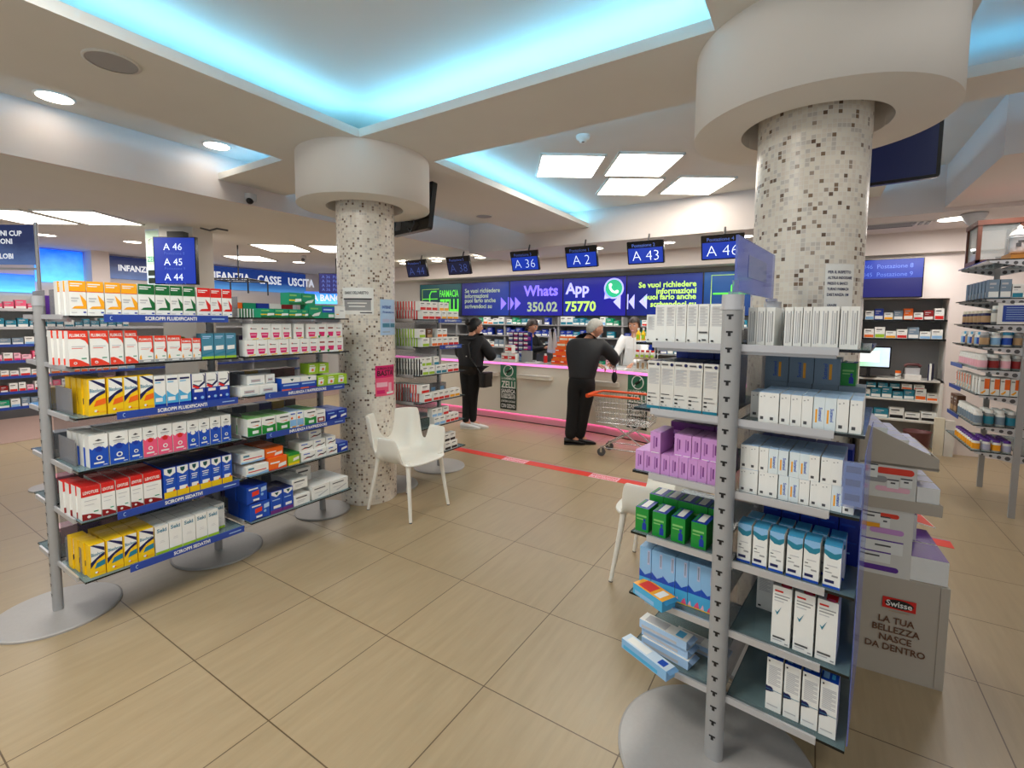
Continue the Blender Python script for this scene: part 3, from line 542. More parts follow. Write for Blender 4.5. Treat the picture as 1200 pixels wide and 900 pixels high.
kind('lavb', *RB, 'white and lavender carton', .09, .085, .13, ('white', 'lav', lines(.1, .9, .2, .75, 6, 'lgrey', .4) + [('r', 0, 1, .93, 1, 'greyblue')]))
kind('purt', *RB, 'purple-topped white carton', .17, .16, .16, ('white', 'purple', [('r', .05, .95, .93, .97, 'lav')]))

MESHES = {}
def carton_mesh(k, w, h, d):
    key = (k, round(w, 3), round(h, 3), round(d, 3))
    if key in MESHES: return MESHES[key]
    nm, ct, de, _, _, _, (body, top, dec) = K[k]
    w, h, d = key[1:]
    b = MB(); b.b2((-w / 2, -d / 2, 0), (w / 2, d / 2, h), body, mtop=top)
    e = .0004; i = 0
    b.b2((-w / 2 + .002, -d / 2 + d * .12, h), (w / 2 - .002, -d / 2 + d * .12 + .0015, h + .0005), 'lgrey' if top in ('white', 'offwhite') else top)
    for q in dec:
        i += 1; y = -d / 2 - e * (1 + i * .25)
        P = lambda x, z: (-w / 2 + max(0, min(1, x)) * w, y, max(0, min(1, z)) * h)
        if q[0] == 'r': b.poly([P(q[1], q[3]), P(q[2], q[3]), P(q[2], q[4]), P(q[1], q[4])], q[5])
        elif q[0] == 'p':
            pts = q[1]; ar = sum(pts[j][0] * pts[(j + 1) % len(pts)][1] - pts[(j + 1) % len(pts)][0] * pts[j][1] for j in range(len(pts)))
            b.poly([P(*p_) for p_ in (pts if ar > 0 else pts[::-1])], q[2])
        elif q[0] == 'c': b.poly([(-w / 2 + q[1] * w + q[3] * w * math.cos(2 * PI * j / 12), y, q[2] * h + q[3] * w * math.sin(2 * PI * j / 12)) for j in range(12)], q[4])
        elif q[0] == 't': b.text(q[4], q[3] * h * 1.4, q[5], F((-w / 2 + q[1] * w, y, q[2] * h), -90), .03, 1., q[6] * w)
        elif q[0] == 'v': b.text(q[4], q[3] * w * 1.4, q[5], F((-w / 2 + q[1] * w, y, q[2] * h), -90) @ Matrix.Rotation(R(q[7]), 4, 'Z'), .02, 1., q[6] * h)
        elif q[0] == 'T': z = h + e * (1 + i * .25); X = lambda x: -w / 2 + x * w; Y = lambda t: -d / 2 + max(0, t) * d; b.poly([(X(q[1]), Y(q[3]), z), (X(q[2]), Y(q[3]), z), (X(q[2]), Y(q[4]), z), (X(q[1]), Y(q[4]), z)], q[5])
        elif q[0] == 'l':
            for sx in (-1, 1): x = sx * (w / 2 + e * 2); b.poly([(x, -d / 2 + q[1] * d, q[3] * h), (x, -d / 2 + q[2] * d, q[3] * h), (x, -d / 2 + q[2] * d, q[4] * h), (x, -d / 2 + q[1] * d, q[4] * h)][::sx], q[5])
    MESHES[key] = b.mesh(nm)
    return MESHES[key]
COUNT = {}
def carton(k, p, rz, label, group, w=None, h=None, d=None, tilt=None, name=None, cat=None):
    nm, ct, de, w0, h0, d0, _ = K[k]
    nm = name or nm; ct = cat or ct
    o = bpy.data.objects.new(nm, carton_mesh(k, w or w0, h or h0, d or d0)); C.objects.link(o)
    o.location = p; o.rotation_euler = tilt or (0, 0, rz)
    tag(o, label, ct, group); COUNT[ct] = COUNT.get(ct, 0) + 1
    return o
class Frame:
    """a rack's own ground frame"""
    def __init__(s, x, y, rot): s.o = Vector((x, y)); s.r = R(rot); s.c, s.s = math.cos(s.r), math.sin(s.r)
    def __call__(s, x, y, z): return (s.o.x + s.c * x - s.s * y, s.o.y + s.s * x + s.c * y, z)
WO = Frame(0, 0, 0)
def row(items, z, place, start=0., fr=WO, depth=1, front=-2.955, facing=90, layer='', h=None, ddef=None, gap=.003, only_first=False, jit=.004, gname=None, name=None, cat=None):
    """items: (kind, a0, a1) along the rack; depth copies behind the front one. place: words naming shelf and rack"""
    n = 0
    for it in items:
        k, a0, a1 = it[:3]; nm, ct, de, w0, h0, d0, _ = K[k]
        hh = it[3] if len(it) > 3 else (h or h0); dd = ddef or d0; n += 1
        w = round(min(a1 - a0 - .0015, w0 * 1.35), 3)
        for j in range(depth if not (only_first and n > 1) else 1):
            jj = random.uniform(-jit, jit)
            off = dd / 2 + j * (dd + gap) + (abs(jj) if j == 0 else 0)
            a = (a0 + a1) / 2 + (random.uniform(-.0012, .0012)) - (.006 * j if n == 1 and facing == 90 else 0)
            if facing == 90: p = fr(front - off, a, z); r = fr.r + R(90)
            elif facing == -90: p = fr(front + off, a, z); r = fr.r - R(90)
            elif facing == 0: p = fr(a, front + off, z); r = fr.r          # front towards the viewer, row along x
            num = ORD[min(n, 20) - 1]
            ly = (layer + ' ') if layer else ''
            if depth == 1 or (only_first and n > 1): lab = f'{de}, {num} from left, {ly}{place}'
            else: lab = f'{de}, {num} from left, {ly}{ORD[j]} row, {place}'
            carton(k, p, r + random.uniform(-.012, .012), lab, gname or ('cartons on ' + place), w, hh, dd, None, name, cat)
# ---------------------------------------------------------------- display racks
def rack(label, loc, rot, posts, levels, wr, wl, radii, strips=(), tmarks=False, ph=1.67, panel=True, dividers=True, pr=.024):
    t = thing('display_rack', label, 'display rack', loc, R(rot))
    for y, rad in zip(posts, radii):
        MB().cyl((0, y, 0), rad, .008, 'steel_grey', 64).cyl((0, y, .008), rad, .004, 'steel_grey', 64, None, rad - .008).build('base', t)
        b = MB(); b.rbox((-pr, y - pr * .9, .01), (pr, y + pr * .9, ph - .03), pr * .8, 'post_grey', 6)
        b.rbox((-pr * 1.08, y - pr, ph - .05), (pr * 1.08, y + pr, ph), pr * .85, 'alu', 6)
        if tmarks or y > posts[0] or True:
            z = .1
            while z < ph - .07:
                yy = y - pr * .9 - .0006
                b.b2((-.0105, yy, z), (.0105, yy + .0004, z + .006), 'black'); b.b2((-.0045, yy, z - .011), (.0045, yy + .0004, z), 'black'); z += .055
        b.build('post', t)
    for bi, (y0, y1) in enumerate(zip(posts, posts[1:])):
        for li, z in enumerate(levels):
            for sd, wd in ((1, wr), (-1, wl)):
                if wd <= 0: continue
                m = MB(); a, b_ = sorted((sd * .03, sd * wd))
                m.b2((a, y0 + .012, z - .009), (b_, y1 - .03, z), 'edge', mtop='glass_shelf')
                s = m.build('shelf', t)
                for ii, yy in enumerate((y0 + .036, y1 - .036)):
                    k = MB(); xa, xb = sorted((sd * .02, sd * wd * .78)); k.b2((xa, yy - .008, z - .03), (xb, yy + .008, z - .009), 'alu')
                    if ii == 0:
                        xa, xb = sorted((sd * .02, sd * wd * .8)); k.b2((xa, yy - .034, z - .018), (xb, yy - .0245, z + .005), 'alu'); k.b2((xa, yy - .026, z - .018), (xb, yy - .007, z - .0095), 'alu')
                    k.build('bracket', s)
                if dividers:
                    MB().b2(sorted((sd * .04, sd * (wd - .12)))[0:1] + [y0 + .034, z + .001], sorted((sd * .04, sd * (wd - .12)))[1:2] + [y0 + .037, z + .13], 'acrylic_grey').build('end_divider', s)
                for (bj, lj, tx, ya, yb) in strips:
                    if (bj, lj) == (bi, li) and sd == 1:
                        q = MB(); M = Matrix.Translation((wd + .004, 0, z - .012)) 
                        q.b2((wd + .001, ya, z - .03), (wd + .005, yb, z + .008), 'strip')
                        fx = lambda yy: F((wd + .0056, yy, z - .011), 0)
                        q.text(tx, .026, 'white', fx((ya + yb) / 2), .03, .85, (yb - ya) * .62)
                        ring = [(.006 * math.cos(R(60 + 30 * i)), .009 * math.sin(R(60 + 30 * i)), 0) for i in range(9)]
                        q.tube([fx(ya + .03) @ Vector(p_) for p_ in ring], .0012, 'lblue', 4)
                        q.b2((wd + .0052, yb - .09, z - .014), (wd + .0056, yb - .02, z - .009), 'lblue')
                        q.build('price_strip', s)
    if panel:
        for y0, y1 in zip(posts, posts[1:]): MB().b2((-.004, y0 + .03, .2), (.004, y1 - .03, ph - .12), 'panel_clear').build('back_panel', t)
    return t
LV = [1.571, 1.33, 1.083, .826, .573, .277]
SF, SS, SI = 'SCIROPPI FLUIDIFICANTI', 'SCIROPPI SEDATIVI', 'INFLUENZA E RAFFREDDORE'
rack('long grey two-bay display rack with glass shelves at left, blue price strips', (-3.33, .74, 0), 0, [0, .805, 1.61], LV, .40, .36, [.265, .265, .212],
     [(0, 0, SF, .14, .72), (0, 2, SF, .17, .76), (0, 4, SS, .15, .75), (0, 5, SS, .19, .77), (1, 2, SI, .93, 1.53), (1, 3, SI, .93, 1.53)])
def pl(l): return f'{l} shelf, left rack'
NM = ['top', 'second', 'third', 'fourth', 'fifth', 'bottom']
P = lambda i: f'{NM[i]} shelf, near bay'
Q_ = lambda i: f'{NM[i]} shelf, far bay'
row([('fluy', .764, .828), ('fluy', .829, .895), ('fluy', .896, .961), ('fluy', .962, 1.03), ('flug', 1.033, 1.106), ('flug', 1.108, 1.177), ('flug', 1.179, 1.239), ('flug', 1.241, 1.303), ('flur', 1.31, 1.381), ('flur', 1.383, 1.444), ('flur', 1.446, 1.5)], LV[0], P(0), depth=3, only_first=True)
row([('plus', .75, .824), ('plus', .83, .902), ('plus', .906, .962), ('plus', .966, 1.021), ('pluslow', 1.025, 1.09), ('pluslow', 1.094, 1.15), ('pluslow', 1.154, 1.221), ('plusmin', 1.223, 1.276), ('plusmin', 1.277, 1.319), ('tealb', 1.324, 1.39), ('tealb', 1.393, 1.455), ('tealb', 1.458, 1.518)], LV[1], P(1), depth=4, only_first=True)
row([('biso', .81, .881), ('biso', .883, .948), ('biso', .95, 1.014), ('biso', 1.016, 1.082), ('aqua', 1.084, 1.139), ('aqua', 1.14, 1.198), ('aqua', 1.2, 1.26), ('bluew', 1.266, 1.337), ('bluew', 1.339, 1.403), ('bluew', 1.405, 1.47)], LV[2], P(2), depth=4, only_first=True)
row([('dosb', .804, .879), ('dosb', .882, .961), ('dosb', .963, 1.022), ('dosp', 1.023, 1.087), ('dosp', 1.088, 1.158), ('dosp', 1.159, 1.228), ('dosg', 1.231, 1.29), ('dosg', 1.291, 1.349), ('dosb', 1.352, 1.412), ('dosb', 1.414, 1.47)], LV[3], P(3), depth=4)
row([('levo', .762, .838), ('levo', .84, .896), ('levo', .898, .956), ('levo', .958, 1.013), ('levo', 1.016, 1.098), ('vick', 1.105, 1.168), ('vick', 1.17, 1.231), ('vick', 1.232, 1.286), ('vick', 1.288, 1.348), ('vick', 1.349, 1.407), ('vick', 1.409, 1.468)], LV[4], P(4), depth=4)
row([('bisot', .78, .843), ('bisot', .845, .914), ('bisot', .916, .976), ('bisot', .978, 1.05), ('seki', 1.054, 1.119), ('seki', 1.12, 1.184), ('seki', 1.185, 1.254), ('seki', 1.255, 1.315), ('seki', 1.316, 1.378)], LV[5], P(5), depth=4)
row([('seki', 1.385, 1.445)], LV[5], P(5) + ', set back', depth=3, front=-3.02)
# far bay
row([('grstr', 1.578 + .019 * i, 1.578 + .019 * (i + 1)) for i in range(5)], LV[0], Q_(0) + ', left end', front=-3.03)
row([('grlie', 1.673, 1.765), ('grlie', 1.767, 1.862), ('grlie', 1.866, 1.96), ('grlie', 1.962, 2.01), ('grbig', 2.012, 2.115), ('grblue', 2.118, 2.22), ('wsmall', 2.223, 2.315)], LV[0], Q_(0))
row([('grbig', 1.985, 2.09), ('grlie', 1.89, 1.983)], LV[0] + .091, Q_(0) + ', upper layer', h=.08, front=-2.99)
row([('pinkw', 1.57, 1.641), ('pinkw', 1.642, 1.714), ('pinkw', 1.715, 1.786), ('pinkw', 1.787, 1.86), ('pinkw', 1.862, 1.938), ('pinkw', 1.94, 2.008), ('pinkw', 2.01, 2.08), ('pinkg', 2.082, 2.15), ('pinkg', 2.152, 2.228), ('pinkw', 2.23, 2.29)], LV[1], Q_(1), layer='lower')
row([('pinkw', 1.592, 1.663), ('pinkw', 1.664, 1.738), ('pinkw', 1.74, 1.81), ('pinkw', 1.812, 1.88), ('pinkw', 1.9, 1.97), ('pinkw', 1.992, 2.076), ('pinkg', 2.078, 2.15), ('pinkg', 2.152, 2.222), ('pinkw', 2.224, 2.285)], LV[1] + .1015, Q_(1), layer='upper')
row([('wend', 1.53, 1.65), ('wend', 1.652, 1.77), ('vapo', 1.80, 1.935), ('vapo', 1.938, 2.06), ('limeb', 2.07, 2.144), ('limeb', 2.146, 2.235), ('limeb', 2.237, 2.32)], LV[2], Q_(2))
row([('wend', 1.60, 1.715), ('wend', 1.72, 1.78)], LV[2] + .06, Q_(2), layer='upper', front=-3.0)
row([('limeb', 2.03, 2.11), ('limeb', 2.112, 2.195)], LV[2] + .09, Q_(2), layer='upper', front=-3.0)
row([('acti', 1.567, 1.656), ('acti', 1.661, 1.751), ('acti', 1.756, 1.85), ('skyb', 1.852, 1.9), ('skyb', 1.902, 1.95), ('acti', 1.956, 2.05), ('wred', 2.053, 2.125), ('blie', 2.137, 2.23), ('blie', 2.233, 2.315)], LV[3], Q_(3), depth=2)
row([('coryf', 1.55, 1.695), ('oran', 1.697, 1.823), ('grlime', 1.833, 1.916), ('tach', 1.927, 2.037), ('tach', 2.039, 2.13), ('tach', 2.132, 2.222), ('blie', 2.226, 2.315)], LV[4], Q_(4), depth=2, layer='lower')
row([('coryf', 1.53, 1.68), ('oran', 1.69, 1.81)], LV[4] + .081, Q_(4), depth=2, layer='upper', front=-2.975, h=.062)
row([('tach', 1.92, 2.03), ('tach', 2.035, 2.13), ('tach', 2.14, 2.22)], LV[4] + .0655, Q_(4), depth=1, layer='upper', front=-2.97)
row([('tach', 2.02, 2.12)], LV[4] + .1305, Q_(4), layer='topmost', front=-3.0)
row([('actif', 1.567, 1.696), ('vick2', 1.70, 1.784), ('vick2', 1.786, 1.86), ('whlie', 1.866, 1.99), ('whbig', 2.006, 2.15), ('whbig', 2.153, 2.31)], LV[5], Q_(5), depth=2, layer='lower')
row([('actif', 1.555, 1.685), ('whlie', 1.862, 1.98)], LV[5] + .1115, Q_(5), depth=2, layer='upper', h=None, front=-2.965)
row([('whlie', 1.99, 2.11)], LV[5] + .096, Q_(5), layer='upper', front=-3.12, h=.1)
# the rack's far side, seen through the gaps
BK = [['s_pu', 's_lp', 's_or', 's_gn', 's_bl', 's_wt', 's_dr'], ['s_lp', 's_dr', 's_pu', 's_wr', 's_dr', 's_or', 's_ye'], ['s_ye', 's_wb', 's_gy', 's_ye', 's_wr', 's_dr', 's_dr'], ['s_gy', 's_wb', 's_gy', 's_wb', 's_bl', 's_ye', 's_br'], ['s_pk', 's_dr', 's_lp', 's_wb', 's_gy', 's_gn', 's_wr'], ['s_lp', 's_pu', 's_lp', 's_wb', 's_gy', 's_te', 's_wr']]
for li in range(6):
    it = []; y = .80
    for r_ in range(15):
        if r_ == 7: y = 1.585
        it.append((BK[li][r_ % 7], y, y + .095)); y += .1
    row([x for x in it if x[2] < 2.33], LV[li], f'{NM[li]} shelf, far side of left rack', name='supplement_box', cat='supplement box', facing=-90, front=-3.66, h=.11 if li < 2 else .09, ddef=.1)

# ---------------------------------------------------------------- rack behind the left column
L4 = [1.571, 1.323, 1.064, .814, .573, .3]
rack('grey display rack of pain relief cartons behind the left mosaic column', (-3.33, 3.08, 0), 0, [0, .70], L4, .38, .34, [.26, .27], [(0, 0, 'ANTIDOLORIFICI', .26, .60), (0, 1, 'ANTIDOLORIFICI', .28, .60)], dividers=False)
def R4(k, z, y0, y1, n, name, layer, spine=0, fr_=-2.965, h=.08):
    it = []; w = (y1 - y0) / n
    row([(k, y0 + i * w, y0 + (i + 1) * w) for i in range(n)], z, f'{name} shelf behind column', front=fr_, h=h, layer=layer, ddef=.06, name='painkiller_carton')
    if spine: row([(k + 'e', y0, y0 + w)], z, f'{name} shelf behind column, end pile', front=fr_ - .062, h=h, layer=layer, depth=spine, ddef=.026, name='painkiller_carton')
for li, (z, nm_, lo, up) in enumerate(((L4[0], 'top', [('s_wr', 3.15, 3.40, 3, 9), ('s_wy', 3.41, 3.48, 1, 0), ('s_wy', 3.49, 3.66, 2, 0)], [('s_wr', 3.13, 3.36, 3, 9), ('s_wy', 3.39, 3.52, 2, 0)]),
        (L4[1], 'second', [('s_wg', 3.15, 3.24, 1, 9), ('s_wo', 3.27, 3.50, 3, 0), ('s_wr', 3.505, 3.66, 2, 0)], [('s_wg', 3.12, 3.2, 1, 9), ('s_br', 3.22, 3.29, 1, 0), ('s_wo', 3.36, 3.5, 2, 0)]),
        (L4[2], 'third', [('s_wg', 3.15, 3.31, 2, 0), ('s_wt', 3.33, 3.48, 2, 0), ('s_wr', 3.49, 3.66, 2, 0)], [('s_wg', 3.12, 3.28, 2, 0), ('s_wt', 3.31, 3.38, 1, 0)]),
        (L4[3], 'fourth', [('s_wr', 3.15, 3.28, 1, 9), ('s_wr', 3.285, 3.52, 3, 0), ('s_wy', 3.525, 3.68, 2, 0)], [('s_wr', 3.13, 3.26, 1, 9)]),
        (L4[4], 'fifth', [('s_wb', 3.3, 3.46, 2, 0), ('s_wr', 3.465, 3.66, 3, 0)], [('s_wb', 3.28, 3.42, 2, 0), ('s_wr', 3.44, 3.52, 1, 0)]),
        (L4[5], 'bottom', [('s_bk', 3.45, 3.64, 2, 0)], [('s_bk', 3.45, 3.62, 2, 0)]))):
    for a in lo: R4(a[0], z, a[1], a[2], a[3], nm_, 'lower', a[4])
    for a in up: R4(a[0], z + .081, a[1], a[2], a[3], nm_, 'upper', a[4], -2.975)
row([('s_bk' + 'e', 3.12, 3.15)], L4[2], 'third shelf behind column, end pile', front=-2.97, depth=11, ddef=.026, h=.15, name='painkiller_carton')
for i, y in enumerate((3.16, 3.3, 3.44, 3.57)):
    tag(MB().b2((-.035, -.06, 0), (.035, .06, .13), 'acrylic_grey').b2((.0355, -.03, .04), (.036, .03, .1), 'sky').build('clear_pouch', None, (-3.14, y, L4[3])), f'translucent grey pouch, {ORD[i]} from left, fourth shelf behind column', 'pouch', 'pouches behind the column')

# ---------------------------------------------------------------- right rack (turned a little clockwise)
FR = Frame(-.234, 1.735, -6.4)
LR = [1.487, 1.235, .986, .739, .49, .246]
rr = rack('near grey display rack at right, slotted post and glass shelves', (-.234, 1.735, 0), -6.4, [0, .66], LR, .375, .345, [.335, .22], tmarks=True, dividers=False, panel=True, ph=1.657, pr=.031)
def sheet(x0, x1, y, z0, z1, nm, m): MB().b2((x0, y, z0), (x1, y + .003, z1), m).build(nm, rr)
MB().b2((.378, .02, .26), (.381, .62, 1.18), 'acrylic_blue').build('side_panel', rr)
LS = lambda i: f'{NM[i]} left shelf, near rack'
RS = lambda i: f'{NM[i]} right shelf, near rack'
def rrow(items, z, place, y=.05, depth=1, **k): row(items, z, place, fr=FR, facing=0, front=y, depth=depth, gname='cartons on ' + place, **k)
def seq(k, x0, x1, n): w = (x1 - x0) / n; return [(k, x0 + i * w, x0 + (i + 1) * w) for i in range(n)]
rrow(seq('tallw', -.285, -.127, 4) + [('tallwm', -.126, -.088)] + seq('tallw', -.087, -.034, 1) + [], LR[0], LS(0), y=.045)
rrow([('tallw', -.326, -.288, .105)], LR[0], LS(0) + ', low one', y=.06)
rrow(seq('tallw', -.30, -.036, 6), LR[0], LS(0), y=.20, layer='back')
rrow(seq('textw', .038, .118, 3), LR[0], RS(0), y=.05); rrow(seq('textw', .148, .345, 8), LR[0], RS(0), y=.04, layer='outer')
rrow(seq('textw', .04, .34, 11), LR[0], RS(0), y=.19, layer='back', h=.125)
rrow(seq('navyt', -.306, -.046, 5), LR[1], LS(1), y=.035); rrow(seq('navyt', -.30, -.046, 5), LR[1], LS(1), y=.17, layer='back', h=.18); rrow(seq('navyb', -.30, -.04, 5), LR[1], LS(1), y=.32, layer='deep back', h=.222)
rrow([('susw', .085 + .031 * i, .085 + .031 * (i + 1)) if i not in (5, 6) else ('susb', .085 + .031 * i, .085 + .031 * (i + 1)) for i in range(9)], LR[1], RS(1), y=.03, depth=2)
rrow([('susw', .045, .082)], LR[1], RS(1) + ', left end', y=.1, depth=1, h=.09)
rrow(seq('susg', .05, .36, 4), LR[1], RS(1), y=.30, layer='lower', h=.11); rrow(seq('susg', .05, .285, 3), LR[1] + .1105, RS(1), y=.30, layer='upper back', h=.095)
rrow([('grnb', .285, .33)], LR[1] + .1105, RS(1) + ', back', y=.33, h=.08)
rrow(seq('lila', -.343, -.036, 9), LR[2] - .002, LS(2), y=.03, layer='lower'); rrow([('lila', -.285, -.243)], LR[2] + .0785, LS(2) + ', odd one', y=.03); rrow(seq('lila', -.20, -.036, 5), LR[2] + .0785, LS(2), y=.05, layer='upper')
rrow(seq('lila', -.34, -.036, 9), LR[2] - .002, LS(2), y=.175, layer='back lower'); rrow(seq('purp', -.27, -.04, 4), LR[2] + .0785, LS(2), y=.20, layer='upper back', h=.095)
rrow([('susw', .036 + .029 * i, .036 + .029 * (i + 1)) if i not in (3, 4, 5, 6) else ('susb', .036 + .029 * i, .036 + .029 * (i + 1)) for i in range(10)], LR[2] + .0815, RS(2), y=.03, depth=2, layer='upper', h=.082)
rrow([('susw', .036 + .0295 * i, .036 + .0295 * (i + 1)) if i not in (4, 5, 9) else ('susb', .036 + .0295 * i, .036 + .0295 * (i + 1)) for i in range(11)], LR[2], RS(2), y=.03, layer='lower', h=.081)
rrow([('navyb', .05 + .058 * i, .05 + .058 * (i + 1)) for i in range(5)], LR[2] + .0, RS(2), y=.25, layer='deep back', h=.15)
rrow([('grnb', -.338, -.284), ('grnb', -.266, -.212), ('grnb', -.194, -.14), ('grnb', -.118, -.062)], LR[3], LS(3), y=.03); rrow(seq('grnb', -.33, -.036, 5), LR[3], LS(3), y=.15, layer='back', h=.115)
rrow([('bluet', .04 + .0495 * i, .04 + .0495 * i + .044) for i in range(5)] + [('bluet', .292, .338)], LR[3], RS(3), y=.03)
rrow([('bluet', .05 + .0495 * i, .05 + .0495 * i + .044) for i in range(6)], LR[3], RS(3), y=.11, layer='back'); rrow(seq('navyb', .08, .37, 5), LR[3], RS(3), y=.24, layer='deep back', h=.19)
rrow(seq('sealt', -.325, -.036, 6), LR[4], LS(4), y=.06); rrow(seq('sealt', -.32, -.036, 6), LR[4], LS(4), y=.14, layer='back')
rrow([('redw', .155, .212), ('redw', .218, .275), ('redw', .28, .337)], LR[4] - .0, RS(4), y=.04, depth=2); rrow([('tallw', .07, .13, .16)], LR[4], RS(4) + ', set back', y=.22)
rrow([('bluep', .148, .196), ('bluep', .2, .248), ('bluep', .251, .299), ('bluep', .302, .35)], LR[5], RS(5), y=.04, depth=2)
# lying packs at the bottom left
def pack(x, y, z, rot, L, label, parts, sx=.06, h=.035):
    t = thing('lying_pack', label, 'carton', FR(x, y, z), R(rot - 6.4), 'packs lying on near right rack')
    b = MB(); b.b2((-L / 2, -sx / 2, 0), (L / 2, sx / 2, h), parts[0], mtop=parts[1]); b.b2((-L / 2 + .01, -sx / 2 - .0006, .004), (L / 2 - .04, -sx / 2 - .0002, h * .45), parts[2])
    b.b2((-L / 2 + .02, -sx / 2 + .008, h), (-L / 2 + L * .55, sx / 2 - .008, h + .0006), parts[3]); b.b2((L / 2 - .05, -sx / 2 + .01, h), (L / 2 - .02, sx / 2 - .01, h + .0006), parts[4]); b.build('body', t)
    f = MB(); f.add([(L / 2, -sx / 2, h), (L / 2, sx / 2, h), (L / 2 + .018, sx / 2, h - .006), (L / 2 + .018, -sx / 2, h - .006)], [(0, 1, 2, 3), (3, 2, 1, 0)], parts[0]); f.build('flap', t)
pack(-.245, .015, LR[4] + .001, -22, .15, 'blue pack with yellow and red top lying before sea-blue cartons', ('cyan', 'amber', 'sky', 'redor', 'white'), .07, .042)
for i, (x, y, z, r_) in enumerate(((-.21, .09, 0, -8), (-.215, .1, .036, -9), (-.22, .09, .072, -7), (-.12, .2, 0, -4))):
    pack(x, y, LR[5] + .001 + z, r_, .2, ('pale blue and white long pack, lowest of the pile, bottom left shelf', 'pale blue and white long pack, middle of the pile, bottom left shelf', 'pale blue and white long pack, topmost of the pile, bottom left shelf', 'blue and white long pack half hidden behind the bottom left pile')[i], ('lblue', 'white', 'lgrey', 'lgrey', 'cyan'))
pack(-.255, -.005, LR[5] + .001, -18, .22, 'sky blue open-ended long pack in front of the bottom left pile', ('sky', 'pale', 'cyan', 'white', 'blue'), .05, .04)
# leaflets in the side pocket, sign holder on top
t = thing('leaflet_holder', 'clear pocket of blue printed leaflets on the right side of the near rack', 'leaflet holder', FR(.352, .012, 1.035), R(-6.4))
MB().b2((-.025, -.004, -.02), (.028, -.001, .12), 'acrylic').build('pocket', t)
b = MB(); b.b2((-.022, .001, -.015), (.025, .004, .115), 'lblue')
for z0, z1 in ((.085, .105), (.045, .065), (.0, .02)): b.b2((-.017, .0, z0), (.02, .0009, z1), 'greyblue')
b.build('leaflet', t)
t = thing('sign_holder', 'clear bluish acrylic sign holder standing on top of the near right rack', 'sign holder', FR(0, .02, 1.657), R(-6.4))
MB().b2((-.004, 0, .012), (.004, .62, .2), 'acrylic_blue').b2((.005, .15, .07), (.0056, .45, .15), 'acrylic').build('panel', t)
MB().b2((-.02, -.005, 0), (.02, .035, .012), 'acrylic').b2((-.009, -.004, 0), (.009, .012, .05), 'acrylic').build('foot', t); MB().b2((-.02, .585, 0), (.02, .625, .012), 'acrylic').build('foot', t)
# ---------------------------------------------------------------- white armchairs
def chair(label, x, y, rz):
    t = thing('armchair', label, 'chair', (x, y, 0), rz, 'white moulded armchairs')
    NT, NR = 112, 16
    def ss(a, b, v): v = max(0, min(1, (v - a) / (b - a))); return v * v * (3 - 2 * v)
    vs = []; fs = []
    for i in range(NT):
        th = -PI + 2 * PI * i / NT; a = abs(math.degrees(th))      # 0 = front (+x), 180 = back
        cs, sn = math.cos(th), math.sin(th); p = 3.2
        rr = 1 / ((abs(cs) / .245) ** p + (abs(sn) / .255) ** p) ** (1 / p)
        # rim height: front edge, arm, notch, back
        H = .205 * ss(52, 66, a) - .125 * ss(99, 106, a) + .265 * ss(112, 122, a)
        fl = .035 * ss(52, 66, a) - .015 * ss(98, 106, a) + .035 * ss(112, 135, a)
        for j in range(NR):
            s = (j + 1) / NR
            if s < .6:
                q = s / .6 * .82; r = rr * q; z = .44 + .018 * (q / .82) ** 3 * (1 if a < 60 else .6) - .008
            else:
                q = (s - .6) / .4
                r = rr * (.82 + .18 * math.sin(min(1, q * 1.7) * PI / 2)) + fl * q
                z = .448 + H * (q ** 1.25) + (0 if a > 58 else -.018 * q * q)
            vs.append((r * cs - (.02 if a > 125 else 0) * 0, r * sn, z))
    c = len(vs); vs.append((0, 0, .432))
    for i in range(NT):
        k = (i + 1) % NT; fs.append((c, i * NR, k * NR))
        for j in range(NR - 1): fs.append((i * NR + j, i * NR + j + 1, k * NR + j + 1, k * NR + j))
    m = MB(); m.add(vs, fs, 'chair_white', True)
    o = m.build('seat_shell', t); md = o.modifiers.new('thick', 'SOLIDIFY'); md.thickness = .012; md.offset = -1; smoothobj(o, 1)
    for sx, sy in ((1, 1), (1, -1), (-1, 1), (-1, -1)):
        x0, y0, x1, y1 = sx * .165, sy * .185, sx * .225 - (0 if sx > 0 else .03), sy * .222
        b = MB(); pts = [(x0, y0, .455), (x0 + (x1 - x0) * .3, y0 + (y1 - y0) * .3, .30), (x1, y1, .006)]
        b.tube(pts, .021, 'chair_white', 10, r2=.0125); b.cyl((x1, y1, 0), .0125, .008, 'dgrey', 10); b.build('leg', t)
    return t
chair('white moulded plastic armchair standing in front of the left mosaic column', -2.78, 2.79, 0)
chair('white moulded plastic armchair half hidden behind the near right rack', -.74, 2.86, PI)

# ---------------------------------------------------------------- service counter
CP = [(-6.8, 6.2), (-4.6, 6.2), (-3.0, 6.2), (-2.4, 6.14), (-1.9, 6.02), (-1.3, 5.84), (-.7, 5.62), (-.1, 5.36)]
def off(d):
    out = []
    for i, p in enumerate(CP):
        a = Vector(CP[max(0, i - 1)]); b = Vector(CP[min(len(CP) - 1, i + 1)]); n = Vector((-(b - a).y, (b - a).x)).normalized(); out.append((p[0] + n.x * d, p[1] + n.y * d))
    return out
ct = thing('service_counter', 'long white service counter with pink glowing edge and base', 'counter', (0, 0, 0))
def band(d0, d1, z0, z1, m, mtop=None): b = MB(); b.prism(off(d0) + off(d1)[::-1], z0, z1, m, mtop=mtop); return b
band(.0, .05, .12, .875, 'counter_white').build('front', ct)
band(-.015, .62, .875, .915, 'counter_white', 'counter_top').build('worktop', ct)
band(-.02, -.014, .878, .912, 'led_pink').build('glowing_edge', ct)
band(.05, .07, .0, .12, 'plinth_led_tint').build('plinth', ct)
band(.034, .048, .112, .119, 'led_pink_strong').build('base_light', ct)
